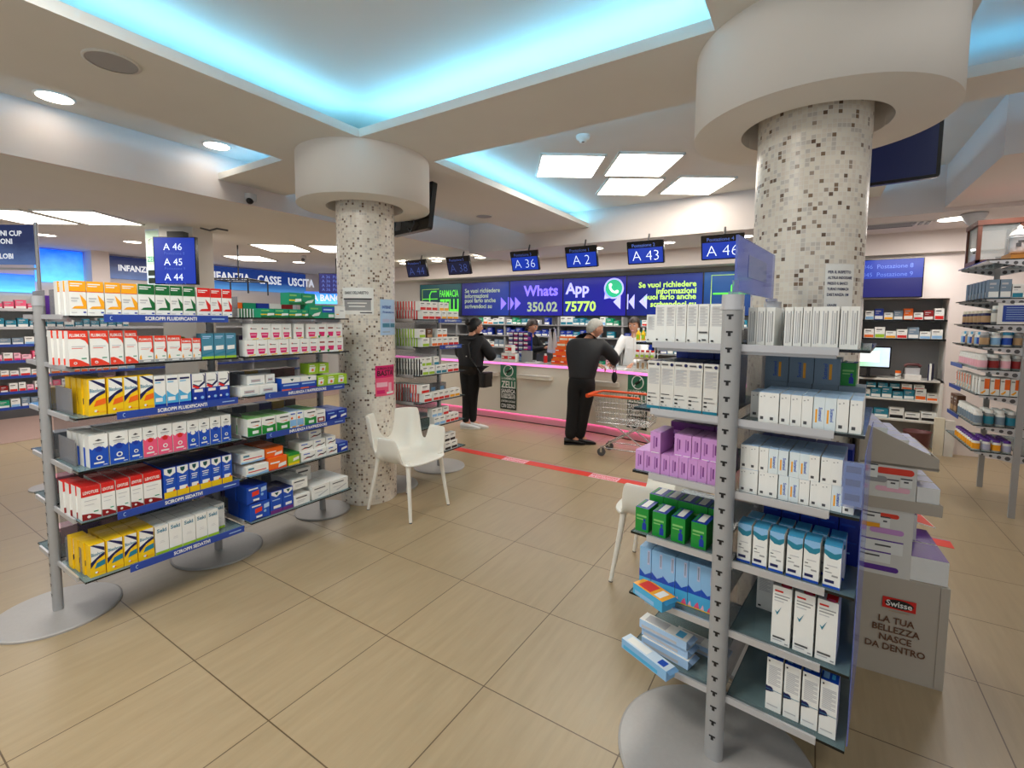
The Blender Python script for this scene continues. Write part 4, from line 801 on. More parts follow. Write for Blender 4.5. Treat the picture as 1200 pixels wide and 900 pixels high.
band(.0, .012, .0, .012, 'black').build('base_seam', ct)
for i, (a, b_, y) in enumerate(((-4.62, -4.2, 6.2), (-3.83, -3.23, 6.2), (-2.63, -2.17, 6.12))):
    q = MB(); q.rbox((a, y - .09, .69), (b_, y + .03, .745), .03, 'counter_white'); q.b2((a + .02, y - .095, .735), (b_ - .02, y + .02, .75), 'offwhite'); o = q.build('bag_ledge', ct)
    if i == 2: o.rotation_euler = (0, 0, 0)
def green_poster(x, y, facing, label, full=True):
    M = F((x, y, .525), facing); b = MB(); b.b2((-.15, -.355, 0), (.15, .355, .003), 'poster_green', M); b.b2((-.15, -.355, .003), (.15, -.02, .0036), 'poster_dark', M)
    b.b2((-.15, -.20, .0036), (.15, -.13, .004), 'poster_green', M) if False else None
    ring = [(.085 * math.cos(2 * PI * k / 32), .255 + .085 * math.sin(2 * PI * k / 32), .005) for k in range(33)]
    b.tube([M @ Vector(p) for p in ring], .007, 'white', 6); b.tube([M @ Vector(p) for p in ((-.06, .195, .005), (.06, .315, .005))], .007, 'white', 6)
    b.tube([M @ Vector(p) for p in ((-.03, .235, .004), (.035, .275, .004))], .02, 'poster_dark', 6)
    for tx, z, s_ in (('LA FARMACIA', .135, .05), ('ZELLI', .04, .15), ('SANIFICA', -.065, .085), ('E DISINFETTA', -.125, .055), ('NORMALMENTE', -.165, .05), ('L\'INTERO LOCALE', -.225, .045), ('CON OZONO', -.30, .085)):
        b.text(tx, s_, 'white', M @ Matrix.Translation((0, z, .0045)), .02, 1, .26)
    tag(b.build('poster'), label, 'poster', 'green notices on the counter')
green_poster(-4.02, 6.194, -90, 'green counter notice with crossed circle, between the two customers')
green_poster(-1.90, 6.012, -105, 'green counter notice with crossed circle, behind the shopping trolley')

# things on the counter
def stackbox(nm, cat, label, x, y, z, rz, d, c, band_, group):
    t = MB(); t.box((0, 0, d[2] / 2), d, c)
    t.b2((-d[0] * .45, -d[1] / 2 - .001, d[2] * .3), (d[0] * .45, -d[1] / 2 - .0004, d[2] * .7), band_); t.b2((-d[0] * .45, -d[1] / 2 - .0016, d[2] * .42), (-d[0] * .1, -d[1] / 2 - .001, d[2] * .6), 'white' if band_ != 'white' else 'red')
    t.b2((-d[0] * .4, -d[1] * .3, d[2]), (d[0] * .4, d[1] * .1, d[2] + .001), band_)
    return tag(t.build(nm, None, (x, y, z), R(rz)), label, cat, group)
WT = .9155
for r_, n_ in ((0, 4), (1, 4), (2, 4), (3, 4), (4, 4)):
    for k in range(n_):
        b = MB(); b.rbox((-.042, -.05, 0), (.042, .05, .072), .02, 'navy' if (r_ + k) % 2 else 'violet', axis=1)
        b.prism([(-.035, -.052), (.0, -.052), (.038, -.051), (.0, -.051)], .03, .055, 'white'); b.b2((-.03, -.0525, .012), (.035, -.0515, .024), 'hotpink' if k % 2 else 'sky')
        tag(b.build('tissue_pack', None, (-4.18 + .095 * k, 6.55 + .03 * r_ * 0, 1.02 + .074 * r_)), f'purple and blue tissue pack, {ORD[k]} from left, {ORD[r_]} layer of the counter stand', 'tissue pack', 'tissue packs on the counter')
t = thing('counter_stand', 'blue cardboard stand under the tissue packs on the counter', 'display stand', (-4.04, 6.55, WT))
MB().b2((-.2, -.07, 0), (.2, .07, .02), 'blue').b2((-.2, .05, .02), (.2, .065, .46), 'royal').b2((-.2, -.06, .02), (.2, .05, .1), 'blue').build('tray', t)
MB().add([(-.15, -.072, .01), (.15, -.072, .01), (.0, -.073, .13)], [(0, 1, 2)], 'lblue').build('front_flap', t)
for i, (x, z) in enumerate(((-4.17, 0), (-4.03, 0), (-4.10, .135))): stackbox('snack_box', 'carton', ('white carton with red top, lower left of three by the tissue stand', 'white carton with red top, lower right of three by the tissue stand', 'white carton with red top, upper one by the tissue stand')[i], x, 6.36, WT + z, 0, (.13, .1, .13), 'white', 'red', 'red and white cartons on the counter')
tag(MB().box((0, 0, .09), (.2, .015, .18), 'grey').box((0, .04, .006), (.2, .1, .012), 'grey').build('upright_panel', None, (-3.82, 6.42, WT)), 'plain grey upright panel standing on the counter right of the tissue stand', 'privacy screen')  # plain grey panel, its use unknown
for r_ in range(5):
    for k in range(2):
        stackbox('orange_box', 'carton', f'orange carton, {("left","right")[k]} one, {ORD[r_]} layer up beside the man', -3.27 + .15 * k + .025 * r_ , 6.4 + .03 * (r_ // 2), WT + .085 * r_, 0, (.145, .12, .083), 'orange', 'cream' if r_ > 2 else 'redor', 'orange cartons on the counter')
t = thing('leaflet_stand', 'tall grey stand of hanging white sheets on the counter left of the orange cartons', 'leaflet stand', (-3.45, 6.62, WT))
MB().cyl((0, 0, 0), .06, .012, 'grey', 16).cyl((0, 0, 0), .008, .55, 'grey', 8).build('pole', t)
for i, (x, a) in enumerate(((-.06, 5), (.04, -6))):
    o = MB().b2((-.045, -.004, 0), (.045, .0, .38), 'lav').b2((-.035, -.005, .05), (.035, -.004, .33), 'lgrey').build('sheet', t, (x, -.02, .15)); o.rotation_euler = (0, R(a), 0)
o = tag(MB().rbox((-.16, -.11, 0), (.16, .11, .12), .02, 'dgrey', axis=2).b2((-.12, -.09, .12), (.12, .05, .125), 'black').build('receipt_printer', None, (-3.55, 6.6, WT)), 'dark grey receipt printer on the counter in front of the pharmacist in black', 'printer')
o.location = (-3.62, 6.75, WT)
tag(MB().cyl((0, 0, 0), .03, .11, 'red', 14).cyl((0, 0, .11), .02, .03, 'white', 12).build('red_bottle', None, (-3.53, 6.5, WT)), 'small red bottle on the counter beside the hanging sheets', 'bottle')
for i, (x, y, a) in enumerate(((-3.72, 6.45, 10), (-2.45, 6.3, -15), (-2.25, 6.28, 12))):
    tag(MB().b2((-.1, -.14, 0), (.1, .14, .003), 'white').b2((-.07, -.1, .003), (.07, .1, .0036), 'lgrey').build('paper_sheet', None, (x, y, WT), R(a)), ('loose white paper on the counter beside the grey panel', 'white prescription sheet under the elbow of the man', 'white sheet in front of the pharmacist in white')[i], 'paper')
t = thing('bottle_stand', 'wire counter stand of yellow bottles in front of the pharmacist in white', 'display stand', (-1.86, 6.18, WT))
MB().b2((-.14, -.07, .0), (.14, .07, .01), 'offwhite').b2((-.14, -.07, .16), (.14, .07, .168), 'tan').b2((-.14, -.07, .40), (.14, .07, .408), 'offwhite').build('tier', t)
f = MB()
for x in (-.14, .14):
    for y in (-.07, .07): f.cyl((x, y, 0), .005, .5, 'offwhite', 6)
f.build('frame', t)
for i in range(4):
    b = MB(); b.lathe([(0, 0), (.028, 0), (.028, .09), (.012, .115), (.012, .13), (0, .13)], 'yellow' if i != 3 else 'orange', 14).cyl((0, 0, .13), .014, .03, 'white', 12).b2((-.02, -.029, .02), (.02, -.027, .07), 'lime')
    tag(b.build('yellow_bottle', None, (-1.96 + .066 * i, 6.17, WT + .409)), f'yellow bottle on the counter wire stand, {ORD[i]} from left', 'bottle', 'bottles on the counter stand')
    b = MB(); b.lathe([(0, 0), (.03, 0), (.03, .075), (.02, .085), (0, .085)], 'offwhite', 14).cyl((0, 0, .085), .022, .025, 'red', 12).b2((-.02, -.031, .02), (.02, -.029, .05), 'lime')
    tag(b.build('red_capped_jar', None, (-1.96 + .066 * i, 6.16, WT + .169)), f'white jar with red lid on the counter wire stand, {ORD[i]} from left', 'jar', 'red-lidded jars on the counter stand')
    tag(MB().box((0, 0, .06), (.045, .05, .12), 'white').b2((-.015, -.026, .02), (.015, -.0252, .1), 'tan').build('cream_carton', None, (-1.96 + .066 * i, 6.21, WT + .275 if False else WT + .0105)), f'cream carton at the foot of the counter wire stand, {ORD[i]} from left', 'carton', 'cream cartons on the counter stand')

# ---------------------------------------------------------------- video wall and back shelves
VB = [-7.42, -6.24, -5.05, -3.89, -2.70, -1.48, -.27]
VZ0, VZ1, VY = 1.66, 2.345, 7.8
VM = ['wall_green', 'wall_blue2', 'wall_blue', 'wall_blue', 'wall_blue2', 'wall_teal']
VLAB = ['green video wall screen with lime emblem and lettering, leftmost in the row', 'blue video wall screen with grey message text, left of the violet word', 'blue video wall screen with violet word above 350.02', 'blue video wall screen reading 75770 beside a green phone logo', 'blue video wall screen with bright message text, right of the phone logo', 'teal video wall screen with a lime line emblem, half behind the near rack']
def tri(b, M, x, z, w, h, m): b.poly([M @ Vector(p) for p in ((x, z - h / 2, 0), (x + w, z, 0), (x, z + h / 2, 0))], m)
def femblem(b, M, s, m, mb):
    T = lambda pts, r_=.035: b.tube([M @ Vector((x * s, y * s, 0)) for x, y in pts], r_ * s, m, 6)
    T([(-.35, -.42), (-.12, -.42), (-.03, -.32), (-.03, .2), (.08, .38), (.45, .38)]); T([(-.5, 0), (.5, 0)], .03)
    for p_ in ([(-.55, -.5), (-.55, .5), (.6, .5)], [(-.55, -.5), (-.1, -.5)]): b.tube([M @ Vector((x * s, y * s, 0)) for x, y in p_], .012 * s, mb, 4)
for i in range(6):
    x0, x1 = VB[i], VB[i + 1]; cx = (x0 + x1) / 2; hw = (x1 - x0) / 2
    t = thing('video_wall_screen', VLAB[i], 'screen', (cx, VY, VZ0), 0, 'video wall screens above the back shelves')
    H = VZ1 - VZ0
    MB().b2((-hw, 0, 0), (hw, .06, H), 'screen_black').build('housing', t)
    MB().b2((-hw + .012, -.004, .012), (hw - .012, -.001, H - .012), VM[i]).build('display', t)
    b = MB(); M = F((0, -.0065, H / 2), -90); TR = Matrix.Translation
    def tx(s, x, z, size, m, al='c', bold=.02, fit=None): b.text(s, size, m, M @ TR((x, z, 0)), bold, 1, fit, al)
    if i == 0:
        tx('FARMACIA', .25, .13, .2, 'scr_grn', fit=.52); tx('ZELLI', .25, -.12, .36, 'scr_grn', fit=.52, bold=.03); femblem(b, M @ TR((-.28, .02, 0)), .42, 'scr_grn', 'scr_lime')
    if i == 1:
        for k, s in enumerate(('Se vuoi richiedere', 'informazioni', 'puoi farlo anche', 'scrivendoci su')): tx(s, -hw + .09, .17 - .105 * k, .12, 'scr_olive', 'l')
        tri(b, M, hw - .2, -.1, .13, .25, 'scr_viol'); b.b2((hw - .03, -.0066, H / 2 - .225), (hw - .015, -.006, H / 2 + .025), 'scr_viol')
    if i == 2:
        tx('Whats', hw - .47, .13, .27, 'scr_viol', fit=.85, bold=.03); tx('350.02', hw - .43, -.17, .24, 'scr_olive', fit=.76, bold=.03)
        tri(b, M, -hw + .02, -.1, .09, .25, 'scr_viol'); tri(b, M, -hw + .13, -.1, .13, .25, 'scr_viol')
    if i == 3:
        tx('App', -hw + .05, .12, .27, 'scr_lilac', 'l', bold=.03, fit=.56); tx('75770', -hw + .05, -.17, .24, 'scr_lime', 'l', bold=.03, fit=.75)
        cxx, cz, rr_ = .37, .13, .15
        b.poly([M @ Vector((cxx + rr_ * 1.18 * math.cos(2 * PI * k / 32), cz + rr_ * 1.18 * math.sin(2 * PI * k / 32), 0)) for k in range(32)], 'scr_lilac'); b.poly([M @ Vector(p) for p in ((cxx - .17, cz - .18, 0), (cxx - .02, cz - .15, 0), (cxx - .15, cz - .02, 0))], 'scr_lilac')
        b.poly([M @ Vector((cxx + rr_ * math.cos(2 * PI * k / 32), cz + rr_ * math.sin(2 * PI * k / 32), .002)) for k in range(32)], 'scr_wa')
        b.tube([M @ Vector((cxx + dx, cz + dz, .003)) for dx, dz in ((-.07, .07), (-.06, 0), (-.02, -.05), (.05, -.075), (.075, -.06))], .02, 'scr_white', 6); b.ball(tuple(M @ Vector((cxx - .06, cz + .06, .003))), (.028, .004, .03), 'scr_white', 10, 6); b.ball(tuple(M @ Vector((cxx + .06, cz - .055, .003))), (.03, .004, .026), 'scr_white', 10, 6)
        tri(b, M, hw - .1, -.1, -.13, .25, 'scr_lilac')
    if i == 4:
        for k, s in enumerate(('Se vuoi richiedere', 'informazioni', 'puoi farlo anche', 'scrivendoci su')): tx(s, hw - .1, .17 - .105 * k, .125, 'scr_lime', 'r', bold=.03)
        tri(b, M, -hw + .14, -.1, -.1, .25, 'scr_lilac'); b.b2((-hw + .015, -.0066, H / 2 - .225), (-hw + .035, -.006, H / 2 + .025), 'scr_lilac'); tri(b, M, -hw + .35, -.1, -.13, .25, 'scr_lilac')
    if i == 5: femblem(b, M @ TR((-.18, 0, 0)), .56, 'scr_grn', 'scr_lime')
    if b.v: b.build('lettering', t)
# back shelves
BS = [1.50, 1.29, 1.06, .80]
t = thing('back_shelving', 'pale grey shelving along the wall behind the counter', 'shelving', (0, 0, 0))
for z in BS: MB().b2((-7.4, 7.62, z - .02), (.4, 7.95, z), 'grey').build('shelf', t)
[MB().b2((x - .015, 7.63, .0), (x + .015, 7.95, 1.64), 'grey').build('upright', t) for x in VB]
MB().b2((-7.4, 7.95, 0), (.4, 7.975, 1.66), 'grey').build('back_panel', t); MB().b2((-7.4, 7.6, 0), (.4, 7.95, .5), 'offwhite').build('base_cabinet', t)
random.seed(11)
SHN = ['top', 'second', 'third', 'lowest']
ROWS = {0: ['s_wo', 's_wt', 's_gn', 's_wb', 's_bl', 's_wt', 's_te', 's_gn', 's_gn', 's_te', 's_gn', 's_wr', 's_wb', 's_te'], 1: ['s_bl', 's_bl', 's_bl', 's_bl', 's_bl', 's_te', 's_gy', 's_te', 's_gn', 's_gy', 's_wb', 's_wt', 's_bl'], 2: ['s_wo', 's_gy', 's_dr', 's_wb', 's_gy', 's_te', 's_gy', 's_te', 's_gn', 's_bl', 's_te', 's_bl', 's_te'], 3: ['s_gy', 's_gy', 's_wb', 's_gy', 's_wb', 's_gn', 's_lp', 's_gn', 's_wb', 's_te', 's_wg']}
for li, z in enumerate(BS):
    x = -5.7; n = 0
    while x < -.9:
        w_ = random.uniform(.1, .15); h_ = random.uniform(.08, .15) if li != 3 else random.uniform(.06, .12)
        frac = (x + 5.7) / 4.8; L = ROWS[li]; k = L[min(len(L) - 1, int(frac * len(L)))] if random.random() < .75 else random.choice(L)
        if any(x - .02 < v_ < x + w_ + .02 for v_ in VB): x = [v_ for v_ in VB if x - .02 < v_ < x + w_ + .02][0] + .022; continue
        if random.random() < .9:
            n += 1
            carton(k, (x + w_ / 2, 7.66 + .05, z), random.uniform(-.05, .05), f'{K[k][2]}, {ORD[min(n,20)-1] if n <= 20 else "near right end" } from left, {SHN[li]} shelf behind counter' if n <= 20 else f'{K[k][2]}, {ORD[n-21]} past the man, {SHN[li]} shelf behind counter', 'cartons behind the counter', w_ - .008, h_, .1, name='dispensary_carton')
        x += w_
# ---------------------------------------------------------------- queue screens over the counter
for i, (x, num, dim) in enumerate(((-5.98, 'A 44', 1), (-5.03, 'A 38', 1), (-3.75, 'A 36', 0), (-2.82, 'A 2', 0), (-1.91, 'A 43', 0), (-.98, 'A 46', 0), (.0, 'A 45', 0))):
    if i == 6: continue
    t = thing('queue_screen', f'small hanging queue screen showing {num}' + (', dim picture' if dim else ' in white on blue'), 'screen', (x, 6.2, 2.47), 0, 'queue screens over the counter')
    t.rotation_euler = (R(16), 0, 0)
    b = MB(); b.rbox((-.24, -.0, -.15), (.24, .035, .15), .012, 'screen_black', axis=1); b.build('housing', t)
    MB().b2((-.225, -.003, -.135), (.225, -.001, .06), 'scr_dim' if dim else 'scr_blue').b2((-.225, -.003, .06), (.225, -.001, .135), 'screen_black').build('display', t)
    b = MB(); b.text(num, .19, 'scr_dimtext' if dim else 'scr_text', F((0, -.0045, -.04), -90), -.022, 1.0); b.text('Postazione ' + '7531246'[i], .06, 'scr_dimtext', F((-.02, -.0045, .095), -90), 0.); b.build('lettering', t)
    b = MB(); Ri = Matrix.Rotation(R(-16), 4, 'X'); b.tube([(0, .03, .05), Ri @ Vector((0, .10, .12)), Ri @ Vector((0, .152, .26))], .012, 'dgrey', 8); b.build('bracket', t)
def big_tv(label, x, y, z, facing, w, h, roll=0, grp=None):
    t = thing('television', label, 'screen', (x, y, z), R(facing + 90), grp); t.rotation_euler = (R(roll), 0, R(facing + 90))
    b = MB(); b.rbox((-w / 2, 0, -h / 2), (w / 2, .05, h / 2), .02, 'screen_black', axis=1); b.build('housing', t)
    MB().b2((-w / 2 + .02, -.003, -h / 2 + .02), (w / 2 - .02, -.001, h / 2 - .02), 'scr_dim').build('display', t)
    b = MB(); b.b2((-.1, .05, -.1), (.1, .07, .1), 'black'); b.tube([(0, .07, 0), (0, .12, 0), (0, .12, h / 2 + .25)], .016, 'dgrey', 8); b.b2((w * .25, .05, -h * .4), (w * .4, .053, -h * .2), 'dgrey'); b.build('bracket', t)
    b = MB(); b.tube([(-.05, .06, -.05), (-.12, .08, -h * .35), (-.05, .07, -h * .52), (.02, .06, -h * .4)], .005, 'dgrey', 6); b.build('cable', t)
    return t
big_tv('dark television hanging behind the left white drum, seen from its back', -3.30, 3.42, 2.61, 78, .62, .44, 8)
big_tv('dark television hanging behind the right white drum', .27, 3.9, 2.64, -96, .66, .36, 4)
t = thing('television', 'blue wall television listing 046 Postazione 8 and 045 Postazione 9', 'screen', (.66, 7.5, 2.13), 0)
MB().b2((-.42, 0, -.24), (.42, .05, .24), 'screen_black').build('housing', t); MB().b2((-.41, -.003, -.23), (.41, -.001, .0), 'scr_deep').b2((-.41, -.003, .0), (.41, -.001, .23), 'scr_blue').build('display', t)
b = MB(); b.text('046  Postazione 8', .075, 'scr_dimtext', F((.07, -.0045, .15), -90), -.008, .92); b.text('045  Postazione 9', .075, 'scr_dimtext', F((.07, -.0045, .05), -90), -.008, .92); b.build('lettering', t)
MB().b2((-.1, .05, -.1), (.1, .1, .1), 'black').build('bracket', t)

# ---------------------------------------------------------------- red tape on the floor
for i, (x0, x1, red) in enumerate(((-3.75, -2.92, 1), (-2.92, -2.62, 0), (-2.62, -1.86, 1), (-1.86, -1.56, 0), (-1.56, -.75, 1), (-.75, .9, 1))):
    b = MB(); b.b2((x0, 4.36, .0), (x1, 4.49, .0015), 'red_tape' if red else 'lpink'); 
    if not red:
        M = Matrix(((1, 0, 0, (x0 + x1) / 2), (0, 1, 0, 4.447), (0, 0, 1, .002), (0, 0, 0, 1))); b.text('MANTENERE', .05, 'red_tape', M, .02, 1, .27); M2 = M.copy(); M2[1][3] = 4.39; b.text('LA DISTANZA', .05, 'red_tape', M2, .02, 1, .27)
    else: b.b2((x0, 4.49, .0), (x1, 4.5, .0014), 'dlilac')
    tag(b.build('floor_tape'), (f'red strip of floor tape, {ORD[i // 2]} from left before the counter' if red and i < 5 else 'red strip of floor tape right of the near rack' if red else f'printed pale section of the floor tape, {("left", "right")[i // 3]} one'), 'floor tape', 'red floor tape strips' if red else 'printed floor tape sections')
# ---------------------------------------------------------------- people
def skinned(nodes, edges, root, lv=2, g=1.):
    names = list(nodes); me = bpy.data.meshes.new('sk'); me.from_pydata([nodes[n][0] for n in names], [(names.index(a), names.index(b)) for a, b in edges], [])
    o = bpy.data.objects.new('sk', me); C.objects.link(o)
    o.modifiers.new('s', 'SKIN')
    for i, n in enumerate(names):
        r = nodes[n][1]; v = me.skin_vertices[0].data[i]; v.radius = (r[0] * g, r[1] * g) if isinstance(r, tuple) else (r * g, r * g); v.use_root = (n == root)
    m = o.modifiers.new('d', 'SUBSURF'); m.levels = m.render_levels = lv
    dg = bpy.context.evaluated_depsgraph_get(); dg.update(); e = o.evaluated_get(dg); q = e.to_mesh()
    vs = [tuple(v.co) for v in q.vertices]; fs = [tuple(p.vertices) for p in q.polygons]
    e.to_mesh_clear(); bpy.data.objects.remove(o); bpy.data.meshes.remove(me)
    return vs, fs
def chain(ns): return list(zip(ns, ns[1:]))
def head(b, c, yaw, pitch, m='skin'):
    """head centred at c, looking along heading yaw (degrees), nodding down by pitch"""
    M = Matrix.Translation(c) @ Matrix.Rotation(R(yaw), 4, 'Z') @ Matrix.Rotation(R(pitch), 4, 'Y')
    su, sv = 28, 20; vs = []
    for j in range(sv + 1):
        p = PI * j / sv
        for k in range(su):
            t = 2 * PI * k / su; x = math.sin(p) * math.cos(t); y = math.sin(p) * math.sin(t); z = -math.cos(p)
            wd = 1 - .28 * max(0, -z) ** 1.5 * (1 if True else 0)
            X, Y, Z = .098 * x * (1 - .12 * max(0, -z)), .076 * y * wd, .118 * z
            if x > 0:
                g = math.exp(-((y * .076) / .014) ** 2)
                X += .024 * g * math.exp(-((Z + .018) / .02) ** 2)              # nose
                X += .006 * math.exp(-((Y) / .03) ** 2) * math.exp(-((Z + .055) / .012) ** 2)   # lips
                X += .012 * math.exp(-((Y) / .03) ** 2) * math.exp(-((Z + .095) / .02) ** 2)    # chin
                X -= .008 * (math.exp(-((Y - .032) / .014) ** 2) + math.exp(-((Y + .032) / .014) ** 2)) * math.exp(-((Z - .012) / .012) ** 2)  # sockets
                X += .005 * math.exp(-((Z - .036) / .01) ** 2) * math.exp(-(Y / .05) ** 2)     # brow
            vs.append((X, Y, Z))
    fs = [(j * su + k, j * su + (k + 1) % su, (j + 1) * su + (k + 1) % su, (j + 1) * su + k) for j in range(sv) for k in range(su)]
    b.add(vs, fs, m, True, M)
    for s in (-1, 1):
        b.ball((-.005, s * .077, -.005), (.018, .009, .032), m, 10, 8, M); b.ball((.083, s * .031, .012), (.010, .013, .009), 'cloth_white', 10, 6, M); b.ball((.0915, s * .031, .012), (.003, .006, .006), 'black', 8, 6, M)
        b.ball((.09, s * .031, .034), (.006, .018, .004), 'hair_black', 8, 4, M)
    b.ball((.092, 0, -.056), (.008, .022, .006), 'lpink', 10, 6, M)
    return M
def hair(M, m, low=-.02, back=-.07, puff=1., extra=None):
    """hair cap: covers crown, back and sides above the ears, open at the face"""
    b = MB(); su, sv = 32, 20; vs = []; keep = []
    for j in range(sv + 1):
        p = PI * j / sv
        for k in range(su):
            t = 2 * PI * k / su; x = math.sin(p) * math.cos(t); y = math.sin(p) * math.sin(t); z = -math.cos(p)
            w_ = 1 + .03 * math.sin(7 * t + 3 * z * 5) ; vs.append((.109 * x * w_ * puff - .006, .087 * y * w_ * puff, .127 * z * (puff if z > 0 else 1) + .004)); keep.append((x, z * .118))
    fs = []
    for j in range(sv):
        for k in range(su):
            q = (j * su + k, j * su + (k + 1) % su, (j + 1) * su + (k + 1) % su, (j + 1) * su + k)
            mx = sum(keep[i][0] for i in q) / 4; mz = sum(keep[i][1] for i in q) / 4
            lim = .055 if mx > .55 else (low + (.055 - low) * max(0, (mx + .05) / .6) if mx > -.05 else back + (low - back) * max(0, 1 + (mx + .05) / .5))
            if mz > lim: fs.append(q)
    b.add(vs, fs, m, True, M)
    if extra: extra(b, M)
    return b
def hand(b, wrist, dirv, palm_n, side=1, curl=.5, s=1., m='skin'):
    """palm with five separate bent fingers; dirv = towards the fingers, palm_n = out of the palm"""
    d = Vector(dirv).normalized(); n = Vector(palm_n).normalized(); x = d.cross(n).normalized() * side; n = x.cross(d).normalized() * side
    w = Vector(wrist); nodes = {'w': (w, .024 * s), 'p': (w + d * .05 * s, (.036 * s, .016 * s))}; ed = [('w', 'p')]
    vs, fs = skinned({'w': (w - d * .01, .022 * s), 'a': (w + d * .03 * s, .027 * s), 'p': (w + d * .075 * s, .026 * s)}, [('w', 'a'), ('a', 'p')], 'w', 1)
    b.add(vs, fs, m, True)
    for i, (off_, L) in enumerate(((-.03, .07), (-.010, .08), (.010, .075), (.029, .058))):
        a = w + d * .06 * s + x * off_ * s * .8; k = w + d * .09 * s + x * off_ * s
        c1 = k + (d * math.cos(curl) + n * math.sin(curl)) * L * .5 * s; c2 = c1 + (d * math.cos(curl * 2.2) + n * math.sin(curl * 2.2)) * L * .5 * s
        vs, fs = skinned({'a': (a, .0105 * s), 'k': (k, .0098 * s), 'c': (c1, .0088 * s), 'e': (c2, .007 * s)}, chain('akce'), 'a', 1); b.add(vs, fs, m, True)
    a = w + d * .02 * s - x * .018 * s; k = w + d * .045 * s - x * .045 * s + n * .01 * s; e = k + (d * .8 - x * .35 + n * .35).normalized() * .04 * s
    vs, fs = skinned({'a': (a, .013 * s), 'k': (k, .011 * s), 'e': (e, .008 * s)}, chain('ake'), 'a', 1); b.add(vs, fs, m, True)
def shoe(o_, x, y, ang, parent, m, sole, L=.28):
    M = Matrix.Translation((x, y, 0)) @ Matrix.Rotation(R(ang), 4, 'Z'); b = MB()
    prof = [(-.09, .036, .085), (-.05, .04, .10), (0, .042, .085), (.06, .046, .062), (.12, .044, .048), (.165, .03, .035), (.185, .012, .024)]
    k_ = L / .28; vs = []; n = 12
    for x_, wd, h in prof:
        for i in range(n): t = 2 * PI * i / n; vs.append((x_ * k_, wd * math.cos(t), .018 + (h - .018) * (.5 + .5 * math.sin(t))))
    fs = [(j * n + i, j * n + (i + 1) % n, (j + 1) * n + (i + 1) % n, (j + 1) * n + i) for j in range(len(prof) - 1) for i in range(n)]
    b.add(vs, fs, m, True, M); b.add(vs, [tuple(range(n))[::-1], tuple(range((len(prof) - 1) * n, len(prof) * n))], m, True, M)
    pts = [(p[0] * k_, p[1] + .004) for p in prof] + [(.192 * k_, 0)] + [(p[0] * k_, -p[1] - .004) for p in prof[::-1]]
    b.prism(pts[::-1], 0, .022, sole, M); b.build('shoe', parent)
def V3(*a): return Vector(a)

# the man at the counter, seen from behind
pm = thing('person', 'grey-haired man in black jacket leaning on the counter, holding a black pouch', 'person', (-2.44, 5.44, 0))
T0 = Vector((-2.44, 5.44, 0))
hipL, hipR = V3(-.07, .0, .84), V3(.08, .03, .84); knL, knR = V3(-.09, .0, .46), V3(.015, .05, .46); anL, anR = V3(-.13, -.03, .085), V3(-.05, .07, .085)
shL, shR = V3(-.17, .10, 1.27), V3(.19, .17, 1.29); elL, elR = V3(-.16, .28, 1.06), V3(.335, .26, 1.10); wrL, wrR = V3(.02, .48, .985), V3(.235, .46, 1.03)
bod = {'pel': (V3(0, .01, .88), (.11, .09)), 'wa': (V3(0, .04, 1.02), (.135, .105)), 'ch': (V3(0, .10, 1.18), (.14, .105)), 'nb': (V3(.02, .15, 1.33), .06), 'nk': (V3(.04, .18, 1.385), .052), 'hd': (V3(.06, .2, 1.44), .06),
    'shL': (shL, .055), 'elL': (elL, .043), 'wrL': (wrL, .028), 'shR': (shR, .055), 'elR': (elR, .043), 'wrR': (wrR, .028), 'hL': (hipL, .085), 'kL': (knL, .055), 'aL': (anL, .04), 'fL': (anL + V3(.1, .06, -.04), .035), 'hR': (hipR, .085), 'kR': (knR, .055), 'aR': (anR, .04), 'fR': (anR + V3(.1, .04, -.04), .035)}
BE = [('pel', 'wa'), ('wa', 'ch'), ('ch', 'nb'), ('nb', 'nk'), ('nk', 'hd'), ('ch', 'shL'), ('shL', 'elL'), ('elL', 'wrL'), ('ch', 'shR'), ('shR', 'elR'), ('elR', 'wrR'), ('pel', 'hL'), ('hL', 'kL'), ('kL', 'aL'), ('aL', 'fL'), ('pel', 'hR'), ('hR', 'kR'), ('kR', 'aR'), ('aR', 'fR')]
b = MB(); vs, fs = skinned(bod, BE, 'pel', 2, 1.0); b.add(vs, fs, 'skin', True)
HM = head(b, V3(.075, .23, 1.475), 42, 14); hand(b, wrR, (-.3, .8, -.35), (-.2, -.3, -.9), -1, .7); hand(b, wrL, (.75, .35, -.2), (.1, .1, -1), 1, .8)
b.build('body', pm); hair(HM, 'hair_grey', .0, -.075, 1.0).build('hair', pm)
jk = {'hem': (V3(-.0, .0, .81), (.15, .125)), 'wa': (V3(0, .04, 1.02), (.16, .13)), 'ch': (V3(0, .10, 1.19), (.165, .13)), 'nb': (V3(.015, .13, 1.31), (.12, .10)), 'col': (V3(.035, .165, 1.385), (.075, .07)), 'shL': (V3(-.18, .10, 1.25), .085), 'elL': (elL, .068), 'wL': (wrL - V3(.02, .02, 0), .042), 'shR': (V3(.2, .165, 1.265), .085), 'elR': (elR, .072), 'wR': (wrR - V3(-.02, .02, 0), .043)}
b = MB(); vs, fs = skinned(jk, [('hem', 'wa'), ('wa', 'ch'), ('ch', 'nb'), ('nb', 'col'), ('ch', 'shL'), ('shL', 'elL'), ('elL', 'wL'), ('ch', 'shR'), ('shR', 'elR'), ('elR', 'wR')], 'wa', 2, 1.12); b.add(vs, fs, 'cloth_navy', True); b.build('jacket', pm)
